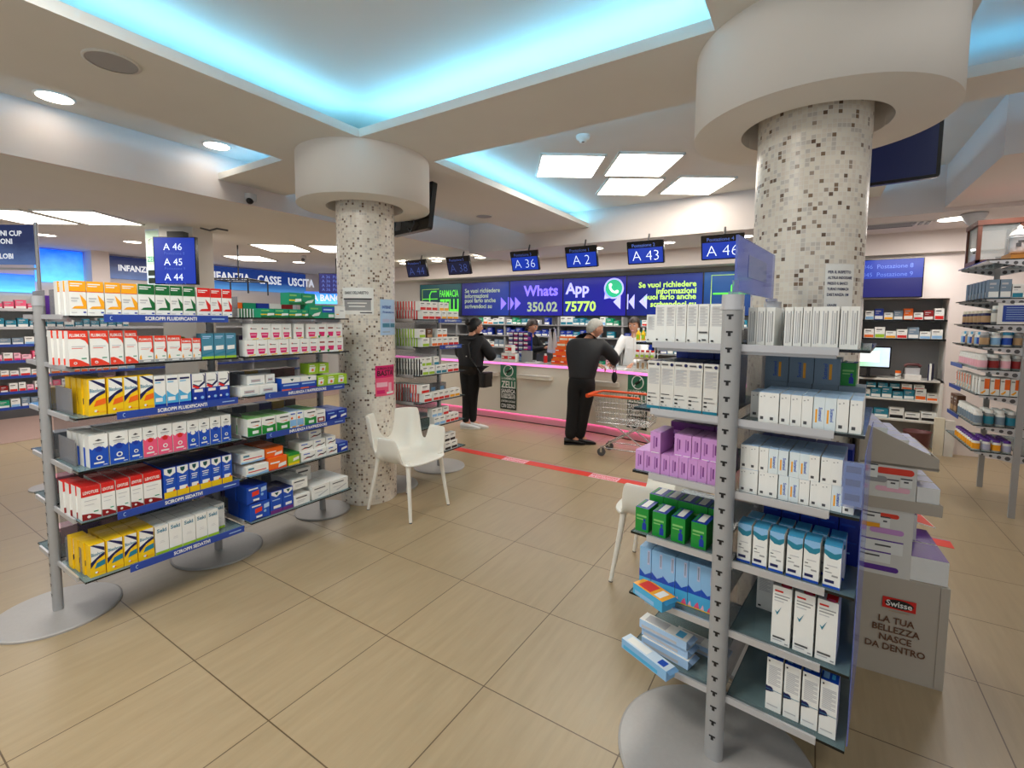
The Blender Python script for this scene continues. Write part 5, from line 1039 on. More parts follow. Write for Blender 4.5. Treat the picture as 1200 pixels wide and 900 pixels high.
tr = {'wst': (V3(0, .01, .95), (.12, .10)), 'pv': (V3(0, .01, .86), (.125, .11)), 'hL': (hipL - V3(0, 0, .08), (.098, .1)), 'kL': (knL, .08), 'aL': (anL - V3(0, 0, .03), .064), 'hR': (hipR - V3(0, 0, .08), (.098, .1)), 'kR': (knR, .08), 'aR': (anR - V3(0, 0, .03), .064)}
b = MB(); vs, fs = skinned(tr, [('wst', 'pv'), ('pv', 'hL'), ('hL', 'kL'), ('kL', 'aL'), ('pv', 'hR'), ('hR', 'kR'), ('kR', 'aR')], 'wst', 2, 1.2); b.add(vs, fs, 'cloth_black', True); b.build('trousers', pm)
shoe(None, anL.x + .02, anL.y, 28, pm, 'leather', 'black'); shoe(None, anR.x + .03, anR.y, 22, pm, 'leather', 'black')
po = thing('wrist_pouch', 'small black pouch hanging from the hand of the man at the counter', 'pouch', T0 + V3(.27, .44, .79))
b = MB(); b.ball((0, 0, .05), (.04, .025, .075), 'leather', 12, 8); b.build('body', po); b = MB(); b.tube([(-.02, 0, .11), (-.01, .02, .17), (.0, .03, .23), (.015, .01, .17), (.02, 0, .11)], .006, 'leather', 6); b.build('strap', po)

# the woman in black
pw = thing('person', 'woman in black hooded jacket, black leggings and white trainers, waiting at the counter', 'person', (-4.14, 5.38, 0))
hipL, hipR = V3(-.08, 0, .83), V3(.05, .03, .83); knL, knR = V3(-.075, .02, .46), V3(.0, .05, .46); anL, anR = V3(-.07, -.03, .09), V3(.0, .06, .09)
shL, shR = V3(-.17, .02, 1.30), V3(.17, .06, 1.30); elL, elR = V3(-.27, .06, 1.06), V3(.27, .14, 1.05); wrL, wrR = V3(-.12, .26, 1.05), V3(.14, .30, 1.04)
bod = {'pel': (V3(0, .01, .88), (.10, .085)), 'wa': (V3(0, .02, 1.03), (.11, .09)), 'ch': (V3(0, .03, 1.2), (.125, .095)), 'nb': (V3(0, .04, 1.34), .055), 'nk': (V3(.0, .05, 1.39), .048), 'hd': (V3(.01, .07, 1.45), .055),
    'shL': (shL, .05), 'elL': (elL, .04), 'wrL': (wrL, .026), 'shR': (shR, .05), 'elR': (elR, .04), 'wrR': (wrR, .026), 'hL': (hipL, .085), 'kL': (knL, .055), 'aL': (anL, .036), 'fL': (anL + V3(.06, .08, -.05), .033), 'hR': (hipR, .085), 'kR': (knR, .055), 'aR': (anR, .036), 'fR': (anR + V3(.08, .06, -.05), .033)}
b = MB(); vs, fs = skinned(bod, BE, 'pel', 2, 1.0); b.add(vs, fs, 'skin', True); HM = head(b, V3(.02, .09, 1.475), 55, 6); hand(b, wrL, (.7, .4, .1), (.2, .3, -.9), 1, .6); hand(b, wrR, (-.7, .5, .1), (-.2, .3, -.9), -1, .6); b.build('body', pw)
def bun(b_, M): b_.ball((-.125, 0, .05), (.045, .05, .045), 'hair_black', 14, 10, M)
hair(HM, 'hair_black', -.03, -.1, 1.03, bun).build('hair', pw)
jk = {'hem': (V3(-.01, .01, .76), (.16, .13)), 'hp': (V3(0, .01, .92), (.17, .14)), 'wa': (V3(0, .02, 1.04), (.16, .13)), 'ch': (V3(0, .03, 1.2), (.16, .13)), 'nb': (V3(0, .03, 1.31), (.10, .09)), 'hood': (V3(.0, .0, 1.355), (.10, .085)), 'shL': (V3(-.17, .02, 1.26), .082), 'elL': (elL, .075), 'wL': (wrL, .046), 'shR': (V3(.17, .06, 1.26), .082), 'elR': (elR, .075), 'wR': (wrR, .046)}
b = MB(); vs, fs = skinned(jk, [('hem', 'hp'), ('hp', 'wa'), ('wa', 'ch'), ('ch', 'nb'), ('nb', 'hood'), ('ch', 'shL'), ('shL', 'elL'), ('elL', 'wL'), ('ch', 'shR'), ('shR', 'elR'), ('elR', 'wR')], 'wa', 2, 1.2); b.add(vs, fs, 'cloth_navy', True); b.ball((.02, -.125, 1.06), (.012, .006, .008), 'white', 8, 6); b.build('jacket', pw)
tr = {'wst': (V3(0, .01, .92), (.09, .08)), 'hL': (hipL, (.095, .1)), 'kL': (knL, .065), 'aL': (anL - V3(0, 0, .02), .043), 'hR': (hipR, (.095, .1)), 'kR': (knR, .065), 'aR': (anR - V3(0, 0, .02), .043)}
b = MB(); vs, fs = skinned(tr, [('wst', 'hL'), ('hL', 'kL'), ('kL', 'aL'), ('wst', 'hR'), ('hR', 'kR'), ('kR', 'aR')], 'wst', 2, 1.22); b.add(vs, fs, 'cloth_black', True); b.build('leggings', pw)
shoe(None, anL.x + .02, anL.y + .01, 20, pw, 'cloth_white', 'offwhite', .29); shoe(None, anR.x + .03, anR.y + .01, 30, pw, 'cloth_white', 'offwhite', .29)
hb = thing('shoulder_bag', 'black bag hanging at the hip of the woman in black', 'bag', (-3.89, 5.40, .63))
b = MB(); b.rbox((-.055, -.11, 0), (.055, .11, .2), .04, 'leather', 5); b.rbox((-.06, -.115, .11), (.06, .115, .205), .04, 'leather', 5); b.build('body', hb); b = MB(); b.tube([(-.03, -.09, .2), (-.16, -.15, .42), (-.2, -.13, .6), (-.2, .02, .73)], .009, 'leather', 6); b.build('strap', hb)

# pharmacist in black behind the counter, turned to the right
pf = thing('person', 'brown-haired pharmacist in black behind the counter, reaching to the right', 'person', (-4.2, 7.15, 0))
def upper(parent, top, skinh, hc, hm, jm, shL, shR, elL, elR, wrL, wrR, yaw, pitch, bob, name='jumper', shn='trousers'):
    bod = {'pel': (V3(0, 0, .9), (.12, .095)), 'wa': (V3(0, 0, 1.03), (.105, .085)), 'ch': (V3(0, 0, 1.2), (.12, .09)), 'nb': (V3(.01, 0, 1.33), .052), 'nk': (V3(.02, 0, 1.39), .046), 'hd': (V3(.03, 0, 1.45), .05), 'shL': (shL, .048), 'elL': (elL, .038), 'wrL': (wrL, .026), 'shR': (shR, .048), 'elR': (elR, .038), 'wrR': (wrR, .026),
        'hL': (V3(0, .09, .84), .085), 'kL': (V3(0, .09, .46), .055), 'aL': (V3(0, .09, .08), .038), 'fL': (V3(.1, .09, .03), .034), 'hR': (V3(0, -.09, .84), .085), 'kR': (V3(0, -.09, .46), .055), 'aR': (V3(0, -.09, .08), .038), 'fR': (V3(.1, -.09, .03), .034)}
    b = MB(); vs, fs = skinned(bod, BE, 'pel', 2, 1.0); b.add(vs, fs, 'skin', True); M = head(b, hc, yaw, pitch)
    for el, wr, s in ((elL, wrL, 1), (elR, wrR, -1)): hand(b, wr, wr - el, (0, 0, -1), s, .5)
    b.build('body', parent); hair(M, hm, -.1 if bob else -.03, -.12 if bob else -.09, 1.06).build('hair', parent)
    jk = {'hem': (V3(0, 0, .82), (.15, .12)), 'wa': (V3(0, 0, 1.03), (.135, .115)), 'ch': (V3(0, 0, 1.2), (.145, .115)), 'nb': (V3(.01, 0, 1.32), (.08, .07)), 'shL': (shL + (V3(0, 0, 1.2) - shL) * .08, .07), 'elL': (elL, .055), 'wL': (wrL, .038), 'shR': (shR + (V3(0, 0, 1.2) - shR) * .08, .07), 'elR': (elR, .055), 'wR': (wrR, .038)}
    b = MB(); vs, fs = skinned(jk, [('hem', 'wa'), ('wa', 'ch'), ('ch', 'nb'), ('ch', 'shL'), ('shL', 'elL'), ('elL', 'wL'), ('ch', 'shR'), ('shR', 'elR'), ('elR', 'wR')], 'wa', 2, 1.12); b.add(vs, fs, jm, True); b.build(name, parent)
    tr = {'wst': (V3(0, 0, .93), (.09, .08)), 'hL': (V3(0, .09, .84), .1), 'kL': (V3(0, .09, .46), .072), 'aL': (V3(0, .09, .08), .055), 'hR': (V3(0, -.09, .84), .1), 'kR': (V3(0, -.09, .46), .072), 'aR': (V3(0, -.09, .08), .055)}
    b = MB(); vs, fs = skinned(tr, [('wst', 'hL'), ('hL', 'kL'), ('kL', 'aL'), ('wst', 'hR'), ('hR', 'kR'), ('kR', 'aR')], 'wst', 1, 1.15); b.add(vs, fs, 'cloth_black', True); b.build(shn, parent)
    for y in (.09, -.09): shoe(None, .03, y, 0, parent, 'leather', 'black')
upper(pf, 0, 0, V3(.05, 0, 1.47), 'hair_brown', 'cloth_black', V3(0, .16, 1.28), V3(0, -.16, 1.28), V3(.14, .2, 1.08), V3(.17, -.2, 1.07), V3(.4, .1, 1.15), V3(.42, -.22, 1.12), -8, 20, False)
# pharmacist in white
p2 = thing('person', 'dark-haired pharmacist in white coat behind the counter, facing the man', 'person', (-2.28, 7.0, 0), R(-90))
upper(p2, 0, 0, V3(.04, 0, 1.51), 'hair_brown', 'cloth_white', V3(.02, .17, 1.31), V3(.02, -.17, 1.31), V3(.16, .2, 1.08), V3(.16, -.23, 1.08), V3(.42, .12, .965), V3(.42, -.2, .98), 0, 12, True, 'coat')

# ---------------------------------------------------------------- shopping trolley
tc = thing('shopping_trolley', 'small wire shopping trolley with orange handle parked before the counter', 'trolley', (-1.80, 5.3, 0), R(3))
b = MB(); L0, L1, Wd, z0, z1 = -.30, .30, .17, .40, .70
def rect(z, gx=0., gy=0.): return [(L0 - gx, -Wd - gy, z), (L1 + gx, -Wd - gy, z), (L1 + gx, Wd + gy, z), (L0 - gx, Wd + gy, z), (L0 - gx, -Wd - gy, z)]
for i in range(6):
    f_ = i / 5; zz = z0 + (z1 - z0) * f_; b.tube(rect(zz, .035 * f_, .02 * f_), .0028 if i not in (0, 5) else .005, 'chrome', 6)
for i in range(19):
    x = L0 + (L1 - L0) * i / 18
    for s in (-1, 1): b.tube([(x, s * Wd, z0), (x * (1 + .11), s * (Wd + .02), z1)], .0022, 'chrome', 5)
    b.tube([(x, -Wd, z0), (x, Wd, z0)], .002, 'chrome', 5)
for i in range(9):
    y = -Wd + 2 * Wd * i / 8
    for s in (-1, 1): b.tube([(s * L1, y, z0), (s * (L1 + .035), y * 1.1, z1)], .0022, 'chrome', 5)
    b.tube([(L0, y, z0), (L1, y, z0)], .0022, 'chrome', 5)
b.build('basket', tc)
b = MB(); b.tube([(.2, -.19, .715), (-.34, -.195, .715), (-.41, -.16, .70), (-.43, 0, .695), (-.41, .16, .70), (-.34, .195, .715), (.2, .19, .715)], .014, 'cart_orange', 10); b.rbox((-.45, -.15, .67), (-.40, .15, .715), .015, 'cart_orange', axis=1); b.build('handle', tc)
b = MB()
for s in (-1, 1):
    b.tube([(-.24, s * .15, .10), (.22, s * .16, .39)], .008, 'chrome', 8); b.tube([(.32, s * .15, .10), (-.1, s * .16, .39)], .008, 'chrome', 8); b.tube([(-.24, s * .15, .1), (.32, s * .15, .1)], .006, 'chrome', 8)
b.tube([(-.05, -.15, .22), (-.05, .15, .22)], .006, 'chrome', 8); b.tube([(.3, -.15, .1), (.3, .15, .1)], .006, 'chrome', 8); b.build('frame', tc)
for x in (-.24, .32):
    for s in (-1, 1):
        w_ = MB(); w_.cyl((0, 0, -.012), .048, .024, 'dgrey', 18, Matrix.Translation((x, s * .15, .048)) @ Matrix.Rotation(PI / 2, 4, 'X')); o = w_.build('wheel', tc)
        w_ = MB(); w_.b2((x - .012, s * .15 - .02, .045), (x + .012, s * .15 - .016, .11), 'chrome').b2((x - .012, s * .15 + .016, .045), (x + .012, s * .15 + .02, .11), 'chrome').b2((x - .014, s * .15 - .02, .1), (x + .014, s * .15 + .02, .112), 'chrome'); w_.build('caster_fork', tc)
# ---------------------------------------------------------------- cardboard display behind the near rack
t = thing('cardboard_display', 'beige cardboard floor display with red badge and slogan, behind the near rack', 'display stand', (.2, 2.58, 0), R(3))
b = MB(); b.prism([(0, 0), (.335, 0), (.335, .44), (0, .44)], 0, .455, 'card'); b.b2((.012, .012, .44), (.323, .43, .456), 'tan'); b.build('base_box', t)
b = MB(); b.b2((.305, -.003, .01), (.335, -.0005, .455), 'card'); b.build('edge_fold', t)
b = MB(); M = F((.17, -.004, .335), -90); b.poly([M @ Vector(p) for p in ((-.058, -.022, 0), (.058, -.022, 0), (.058, .028, 0), (-.058, .028, 0))], 'red'); b.poly([M @ Vector((.05 * math.cos(2 * PI * k / 24), .003 + .02 * math.sin(2 * PI * k / 24), .0006)) for k in range(24)], 'black')
b.text('Swisse', .036, 'white', M @ Matrix.Translation((0, .003, .0012)), .02, 1, .09); b.poly([M @ Vector(p) for p in ((-.035, -.034, 0), (.035, -.034, 0), (.035, -.032, 0), (-.035, -.032, 0))], 'tan')
for i, s in enumerate(('LA TUA', 'BELLEZZA', 'NASCE', 'DA DENTRO')): b.text(s, .041, 'brown', M @ Matrix.Translation((-.005, -.075 - .042 * i, 0)), .02, .9)
b.build('printed_slogan', t)
b = MB(); b.b2((0, .0, .455), (.2, .006, .765), 'offwhite'); b.b2((0, .0, .80), (.2, .006, .96), 'offwhite')
def pill(x0, x1, z, h, c): 
    b.poly([(x0 + h / 2 + h / 2 * math.cos(R(90 + 15 * k)), -.001, z + h / 2 * math.sin(R(90 + 15 * k))) for k in range(13)] + [(x1 - h / 2 + h / 2 * math.cos(R(-90 + 15 * k)), -.001, z + h / 2 * math.sin(R(-90 + 15 * k))) for k in range(13)], c)
pill(.06, .19, .925, .028, 'redor'); pill(.0, .1, .885, .028, 'grey'); pill(.06, .18, .845, .022, 'lpink'); pill(.08, .15, .725, .02, 'redor'); pill(.05, .17, .655, .024, 'lilac'); pill(.0, .16, .485, .024, 'purple'); pill(.0, .09, .675, .02, 'amber')
def pic(x0, x1, z0, z1, c, l): b.b2((x0, -.0014, z0), (x1, -.0008, z1), c); b.b2((x0, -.002, z1 - .006), (x1, -.0014, z1), l); b.b2((x0 + .3 * (x1 - x0), -.002, (z0 + z1) / 2), (x0 + .7 * (x1 - x0), -.0014, (z0 + z1) / 2 + .007), 'dgrey')
pic(.03, .065, .89, .95, 'white', 'dgrey'); pic(.1, .14, .85, .89, 'white', 'dgrey'); pic(.145, .185, .86, .9, 'white', 'dgrey'); pic(.015, .085, .69, .735, 'white', 'dgrey'); pic(.085, .12, .67, .72, 'white', 'dgrey'); pic(.03, .17, .555, .615, 'white', 'purple'); pic(.0, .13, .51, .56, 'white', 'purple')
b.build('side_sheet', t)
b = MB(); b.prism([(0, 0), (.27, 0), (.27, .44), (0, .44)], .95, .96, 'card')
for y in (0, .434): b.add([(0, y, .95), (.265, y, .945), (.265, y, 1.0), (.02, y, 1.12), (0, y, 1.125), (0, y + .006, .95), (.265, y + .006, .945), (.265, y + .006, 1.0), (.02, y + .006, 1.12), (0, y + .006, 1.125)], [(0, 1, 2, 3, 4), (9, 8, 7, 6, 5), (1, 6, 7, 2), (2, 7, 8, 3), (3, 8, 9, 4), (0, 5, 6, 1)], 'card')
b.b2((.262, 0, .945), (.268, .44, 1.0), 'card'); b.build('tray', t)
b = MB(); b.b2((0, 0, .755), (.29, .44, .765), 'card').b2((0, -.004, .755), (.29, .004, .805), 'card').b2((.284, 0, .755), (.29, .44, .805), 'card').b2((0, .436, .755), (.29, .44, .805), 'card'); b.build('tray', t)
b = MB(); b.b2((-.005, .0, .455), (.003, .44, 1.15), 'card'); b.build('back_board', t)
SW = Frame(.2, 2.58, 3)
for i in range(3):
    for j in range(4): carton('lavb', SW(.055 + .075 * i, .055 + .105 * j, .961), R(93), f'white and lavender carton, {ORD[i]} step, {ORD[j]} deep, upper tray of cardboard display', 'cartons on the upper cardboard tray', .095, .15 - .045 * i, .07)
for i in range(1):
    for j in range(4): carton('lavb', SW(.242, .055 + .105 * j, .766), R(93), f'white carton, {ORD[j]} deep, lower tray of cardboard display', 'cartons on the lower cardboard tray', .095, .105, .075)
for j in range(2): carton('purt', SW(.265, .1 + .19 * j, .457), R(93), ('purple-topped white box at the front of the cardboard display base', 'purple-topped white box at the rear of the cardboard display base')[j], 'purple-topped boxes', .18, .105, .125)
carton('purt', SW(.225, .3, .562), R(93), 'purple-topped white box stacked on the cardboard display base', 'purple-topped boxes', .18, .12, .06)
tag(MB().b2((-.04, -.1, 0), (.04, .1, .004), 'white').b2((-.036, -.095, .004), (.036, .095, .0045), 'redor').build('price_card', None, SW(.30, .43, .60), R(20)), 'red and white price card beside the purple-topped boxes', 'price card').rotation_euler = (0, R(12), R(10))

# ---------------------------------------------------------------- bracketed shelving on the right
UL = [.52, .735, .99, 1.20, 1.39, 1.57, 1.78, 2.09]
t = thing('bracket_shelving', 'glass shelving on perforated triangular brackets at the right edge', 'shelving', (1.42, 5.33, 0))
for y in (0, .88): MB().b2((-.02, y - .012, 0), (.02, y + .012, 2.2), 'post_grey').build('upright', t)
for z in UL:
    for sd in (-1, 1):
        a, b_ = sorted((sd * .025, sd * .27)); s = MB().b2((a, 0, z - .008), (b_, .9, z), 'edge', mtop='glass_shelf').build('shelf', t)
        for y in (.0, .88):
            k = MB()
            pts = [(sd * .02, -.009), (sd * .25, -.009), (sd * .25, -.02), (sd * .02, -.07)]; n = len(pts)
            k.add([(p[0], y - .003, z + p[1]) for p in pts] + [(p[0], y + .003, z + p[1]) for p in pts], [(0, 1, 2, 3), (7, 6, 5, 4)] + [(i, (i + 1) % n, n + (i + 1) % n, n + i) for i in range(n)], 'lgrey')
            for q in range(4):
                xx = sd * (.05 + .05 * q); rr_ = .017 - .0032 * q; k.add([(xx + rr_ * math.cos(2 * PI * j / 12), y - .0035, z - .038 + q * .0045 + rr_ * math.sin(2 * PI * j / 12)) for j in range(12)], [tuple(range(12))], 'dgrey')
            k.build('bracket', s)
for z, yy in ((.99, .0), (.735, .0), (1.2, 0)): MB().b2((-.278, .45, z - .03), (-.274, .87, z + .005), 'strip').build('price_strip', t)
def jar(nm, label, x, y, z, r_, h, body, capc, lab, grp, clearb=False):
    t = thing(nm, label, 'jar', (x, y, z), 0, grp)
    MB().lathe([(0, 0), (r_, 0), (r_, h * .72), (r_ * .8, h * .8), (0, h * .8)], body, 16).build('body', t)
    MB().lathe([(r_ * .82, h * .78), (r_ * .84, h * .98), (r_ * .7, h), (0, h)], capc, 16).build('cap', t)
    if lab: MB().lathe([(r_ * 1.01, h * .12), (r_ * 1.01, h * .6)], lab, 16).build('label', t)
def jrow(z, lev, r_, h, kinds, nx, ny, nm='supplement_jar', words='jar'):
    for i in range(nx):
        for j in range(ny if i else ny + 5):
            body, cap, lab, ds = kinds[(i + (j * 2)) % len(kinds)] if len(kinds) > 1 else kinds[0]
            jar(nm, f'{ds}, {ORD[i]} from aisle, {ORD[j]} deep, {lev} shelf, right bracket shelving', 1.42 - .235 + i * (2 * r_ + .006), 5.375 + j * (2 * r_ + .012), z, r_, h, body, cap, lab, f'jars on {lev} bracket shelf')
jrow(1.39, 'fifth', .03, .115, [('bottle_clear', 'lgrey', 'tan', 'clear tan-filled jar'), ('white', 'white', 'sky', 'white jar with sky label'), ('white', 'cyan', 'blue', 'white jar with blue lid')], 4, 4)
jrow(1.20, 'fourth', .031, .12, [('white', 'white', 'lpink', 'white jar with pink label'), ('bottle_clear', 'white', 'dred', 'clear jar with dark label')], 4, 4)
jrow(.735, 'second', .03, .13, [('white', 'white', 'greyblue', 'white-capped jar, grey-blue label'), ('bottle_clear', 'white', 'teal', 'white-capped jar, teal label')], 4, 3)
jrow(.52, 'lowest', .028, .10, [('white', 'purple', 'amber', 'white jar, purple lid, yellow label'), ('white', 'purple', 'lav', 'white jar, purple lid, lavender label')], 4, 4)
kind('orw', 'supplement_box', 'carton', 'white and orange carton', .055, .14, .06, ('white', 'white', [('r', .45, 1, .35, .95, 'orange'), ('p', [(.05, .1), (.6, .3), (.6, .18), (.3, .05)], 'amber'), ('r', .05, .4, .8, .85, 'black')]))
for i in range(4):
    for j in range(3): carton('orw', (1.205 + .06 * i, 5.375 + .09 * j, .99), 0, f'white and orange carton, {ORD[i]} from aisle, {ORD[j]} deep, third bracket shelf', 'cartons on third bracket shelf')
for j in range(6): carton('orw', (1.205, 5.65 + .09 * j, .99), R(-90), f'white and orange carton facing the aisle, {ORD[j]} beyond the block, third bracket shelf', 'cartons on third bracket shelf')
for j in range(2): carton('s_br', (1.2, 6.05 + .13 * j, .735), R(-90), f'brown carton facing the aisle, {ORD[j]} deep, second bracket shelf', 'brown cartons on second bracket shelf', .12, .16, .06)
for j in range(7):
    for i in range(3): carton('s_gy' if i != 2 else 's_wt', (1.21 + .07 * i, 5.38 + .1 * j, 1.78), 0, f'{"grey-blue" if i != 2 else "white and teal"} carton, {ORD[i]} from aisle, {ORD[j]} deep, seventh bracket shelf', 'cartons on seventh bracket shelf', .065, .15 if i < 2 else .11, .07)
for j in range(6): jar('supplement_jar', f'navy jar with cream lid facing the aisle, {ORD[j]} deep, sixth bracket shelf', 1.2, 5.42 + .12 * j, 1.57, .033, .115, 'navy', 'cream', 'tan', 'jars on sixth bracket shelf')
o = MB(); M = F((1.36, 5.33, 1.655), -92); o.b2((-.12, -.085, 0), (.12, .085, .004), 'white', M); o.b2((-.09, -.065, .004), (.12, .065, .005), 'strip', M)
for k in range(6): o.b2((-.07, .045 - .018 * k, .005), (.09, .049 - .018 * k, .0056), 'lblue', M)
tag(o.build('shelf_notice'), 'blue and white framed notice standing on the sixth bracket shelf', 'notice')
jar('supplement_jar', 'tall clear jar with white cap beside the blue notice', 1.245, 5.38, 1.57, .03, .15, 'bottle_clear', 'white', 'offwhite', 'jars on sixth bracket shelf')
# antiques on the top shelf
t = thing('antique_case', 'dark wooden antique case with glass panes on the top bracket shelf', 'display case', (1.30, 5.86, 2.092))
f = MB(); cx, cy, h = .13, .17, .36
for x in (-cx, cx):
    for y in (-cy, cy): f.b2((x - .014, y - .014, 0), (x + .014, y + .014, h), 'wood')
f.b2((-cx - .014, -cy - .014, 0), (cx + .014, cy + .014, .035), 'wood').b2((-cx - .02, -cy - .02, h - .03), (cx + .02, cy + .02, h), 'wood').prism([(-cx - .02, -cy - .02), (cx + .02, -cy - .02), (cx + .02, cy + .02), (-cx - .02, cy + .02)], h, h + .012, 'wood'); f.build('frame', t)
MB().b2((-cx, -cy + .01, .035), (-cx + .003, cy - .01, h - .03), 'case_glass').b2((-cx + .01, -cy, .035), (cx - .01, -cy + .003, h - .03), 'case_glass').build('pane', t)
MB().ball((-cx - .018, -.13, .1), .008, 'black', 10, 6).build('knob', t)
t = thing('apothecary_jar', 'white antique apothecary jar with domed lid on the top bracket shelf', 'jar', (1.37, 5.5, 2.145))
b = MB(); b.lathe([(0, 0), (.05, 0), (.055, .02), (.06, .06), (.06, .12), (.068, .13), (.05, .145), (0, .145)], 'lgrey', 24); b.b2((-.03, -.062, .05), (.0, -.058, .08), 'dgrey').b2((-.02, -.063, .085), (.03, -.06, .1), 'dgrey'); b.build('body', t)
MB().lathe([(.062, .145), (.05, .17), (.025, .19), (.015, .2), (.02, .215), (.0, .23)], 'offwhite', 24).build('lid', t)
tag(MB().b2((-.1, -.12, 0), (.12, .12, .045), 'honey_wood').b2((-.1, -.121, .035), (.12, -.12, .04), 'wood').build('wooden_board', None, (1.40, 5.5, 2.095)), 'honey-coloured wooden board under the apothecary jar', 'board')
t = thing('glass_cylinder', 'clear glass cylinder on a dark foot beside the apothecary jar', 'vessel', (1.47, 5.47, 2.142)); MB().lathe([(.026, 0), (.026, .2)], 'bottle_clear', 16).build('body', t); MB().cyl((0, 0, -.0), .035, .012, 'black', 16).build('foot', t); MB().cyl((0, 0, .2), .02, .02, 'dgrey', 12).build('stopper', t)
tag(MB().box((0, 0, .07), (.12, .1, .14), 'royal', mtop='white').b2((-.06, -.051, .07), (.06, -.05, .14), 'white').b2((-.05, -.0515, .09), (.05, -.051, .1), 'orange').build('supplement_box', None, (1.62, 5.40, .521)), 'blue and white carton at the right edge, lowest bracket shelf', 'carton')

# ---------------------------------------------------------------- niche with desk and shelves on the right back wall
t = thing('niche_shelving', 'white shelves inside the wall niche under the blue television', 'shelving', (.52, 7.65, 0))
NS = [.36, .62, .875, 1.385, 1.62]
for z in NS: MB().b2((0, -.06 if z == .875 else -.02, z - .022), (.83, .32, z), 'offwhite' if z < 1 else 'edge').build('shelf', t)
MB().b2((.80, -.06, 0), (.83, .3, .875), 'offwhite').build('side', t)
for z, nm_, lst in ((1.385, 'second', ['s_wo', 's_wg', 's_wy', 's_wr', 's_gy', 's_wb', 's_wb']), (1.62, 'top', ['s_wb', 's_bl', 's_wy', 's_gy', 's_or', 's_wr', 's_dr', 's_wr']), (.62, 'fourth', ['s_wt', 's_te', 's_te', 's_te', 's_te', 's_wo', 's_wo']), (.36, 'lowest', ['s_te', 's_te', 's_bk', 's_bk', 's_bk'])):
    n = len(lst); w_ = .78 / n
    for i, k in enumerate(lst): carton(k, (.545 + w_ * (i + .5), 7.72, z), 0, f'{K[k][2]}, {ORD[i]} from left, {nm_} niche shelf', 'cartons in the niche', w_ - .008, .09 + .05 * ((i * 7 + int(z * 10)) % 3) / 2, .1)
for i, k in enumerate(('s_te', 's_te', 's_te', 's_wo', 's_wr')): carton(k, (.66 + .12 * i, 7.72, .735 if False else .745), 0, f'{K[k][2]}, {ORD[i]} from left, upper layer on fourth niche shelf', 'cartons in the niche', .1, .06, .09)
t = thing('computer_monitor', 'computer monitor with bright window on the niche desk', 'monitor', (.62, 7.62, .876), R(4))
MB().cyl((0, .03, 0), .09, .01, 'black', 20).b2((-.02, .03, .01), (.02, .05, .2), 'black').build('stand', t)
b = MB(); b.rbox((-.22, 0, .12), (.22, .03, .40), .01, 'screen_black', axis=1); b.build('housing', t); MB().b2((-.205, -.003, .14), (.205, -.001, .385), 'pc_screen').b2((-.18, -.0035, .2), (.1, -.003, .34), 'scr_white').build('display', t)
t = thing('desk_telephone', 'small dark desk telephone on a pale holder at the niche desk', 'telephone', (1.06, 7.66, .876)); MB().b2((-.08, -.06, 0), (.08, .06, .06), 'white').b2((-.07, -.02, .06), (.07, .05, .14), 'lgrey').build('holder', t)
b = MB(); b.tube([(-.08, 0, .16), (-.05, 0, .185), (.05, 0, .185), (.08, 0, .16)], .018, 'maroon', 8); b.build('handset', t); b = MB(); b.tube([(-.08, -.02, .15), (-.1, -.06, .06), (-.16, -.07, .03), (-.22, -.05, .05)], .005, 'black', 6); b.build('cord', t)
tag(MB().b2((-.012, -.1, 0), (.012, .1, .2), 'navy').b2((-.0, -.105, .0), (.02, -.1, .21), 'white').build('ring_binder', None, (1.24, 7.68, .876), R(-18)), 'dark and white binder standing at the right end of the niche desk', 'binder')
tag(MB().cyl((0, 0, 0), .03, .07, 'white', 14).cyl((0, 0, .07), .03, .03, 'orange', 14).build('pill_bottle', None, (.92, 7.64, .876)), 'small white bottle with orange lid beside the monitor', 'bottle')
b = MB(); b.lathe([(.10, 0), (.13, .30), (.135, .31), (.12, .30), (.09, .02), (0, .02)], 'maroon', 24); b.lathe([(0, 0), (.10, 0)], 'maroon', 24)
tag(b.build('waste_bin', None, (1.08, 7.2, 0)), 'dark maroon waste bin on the floor before the niche', 'waste bin')
MBg = thing('wall_panel_stack', 'pale boards leaning against the wall beside the waste bin', 'boards', (1.36, 7.45, 0)); MB().b2((-.09, -.02, 0), (-.0, .03, .45), 'cream').build('board', MBg); MB().b2((.005, -.03, 0), (.09, .03, .43), 'offwhite').build('board', MBg)

# ---------------------------------------------------------------- papers on the columns (each curved to its column)
def wrap(cx, cy, r_, a0, a1, z0, z1, base, marks, nm, label, cat):
    b = MB()
    def patch(f0, f1, g0, g1, m, e):
        n = max(2, int(abs(a1 - a0) * abs(f1 - f0) / 6) + 1); vs = []
        for i in range(n + 1):
            a = R(a0 + (a1 - a0) * (f0 + (f1 - f0) * i / n)); q = r_ + e
            vs += [(q * math.cos(a), q * math.sin(a), z0 + (z1 - z0) * g0), (q * math.cos(a), q * math.sin(a), z0 + (z1 - z0) * g1)]
        b.add(vs, [(2 * i, 2 * i + 2, 2 * i + 3, 2 * i + 1) for i in range(n)], m)
    patch(0, 1, 0, 1, base, .002)
    for k, (f0, f1, g0, g1, m) in enumerate(marks):
        if isinstance(m, tuple):
            vs, fs, w, h = text2d(m[0], .02); W_ = (f1 - f0); H_ = (g1 - g0)
            out = []
            for x, y in vs:
                a = R(a0 + (a1 - a0) * (f0 + W_ * (x / w + .5))); q = r_ + .0035; out.append((q * math.cos(a), q * math.sin(a), z0 + (z1 - z0) * (g0 + H_ * (y / h + .5))))
            b.add(out, fs, m[1])
        else: patch(f0, f1, g0, g1, m, .0025 + .0003 * k)
    return tag(b.build(nm, None, (cx, cy, 0)), label, cat)
LX, LY = CL; RX, RY = CR
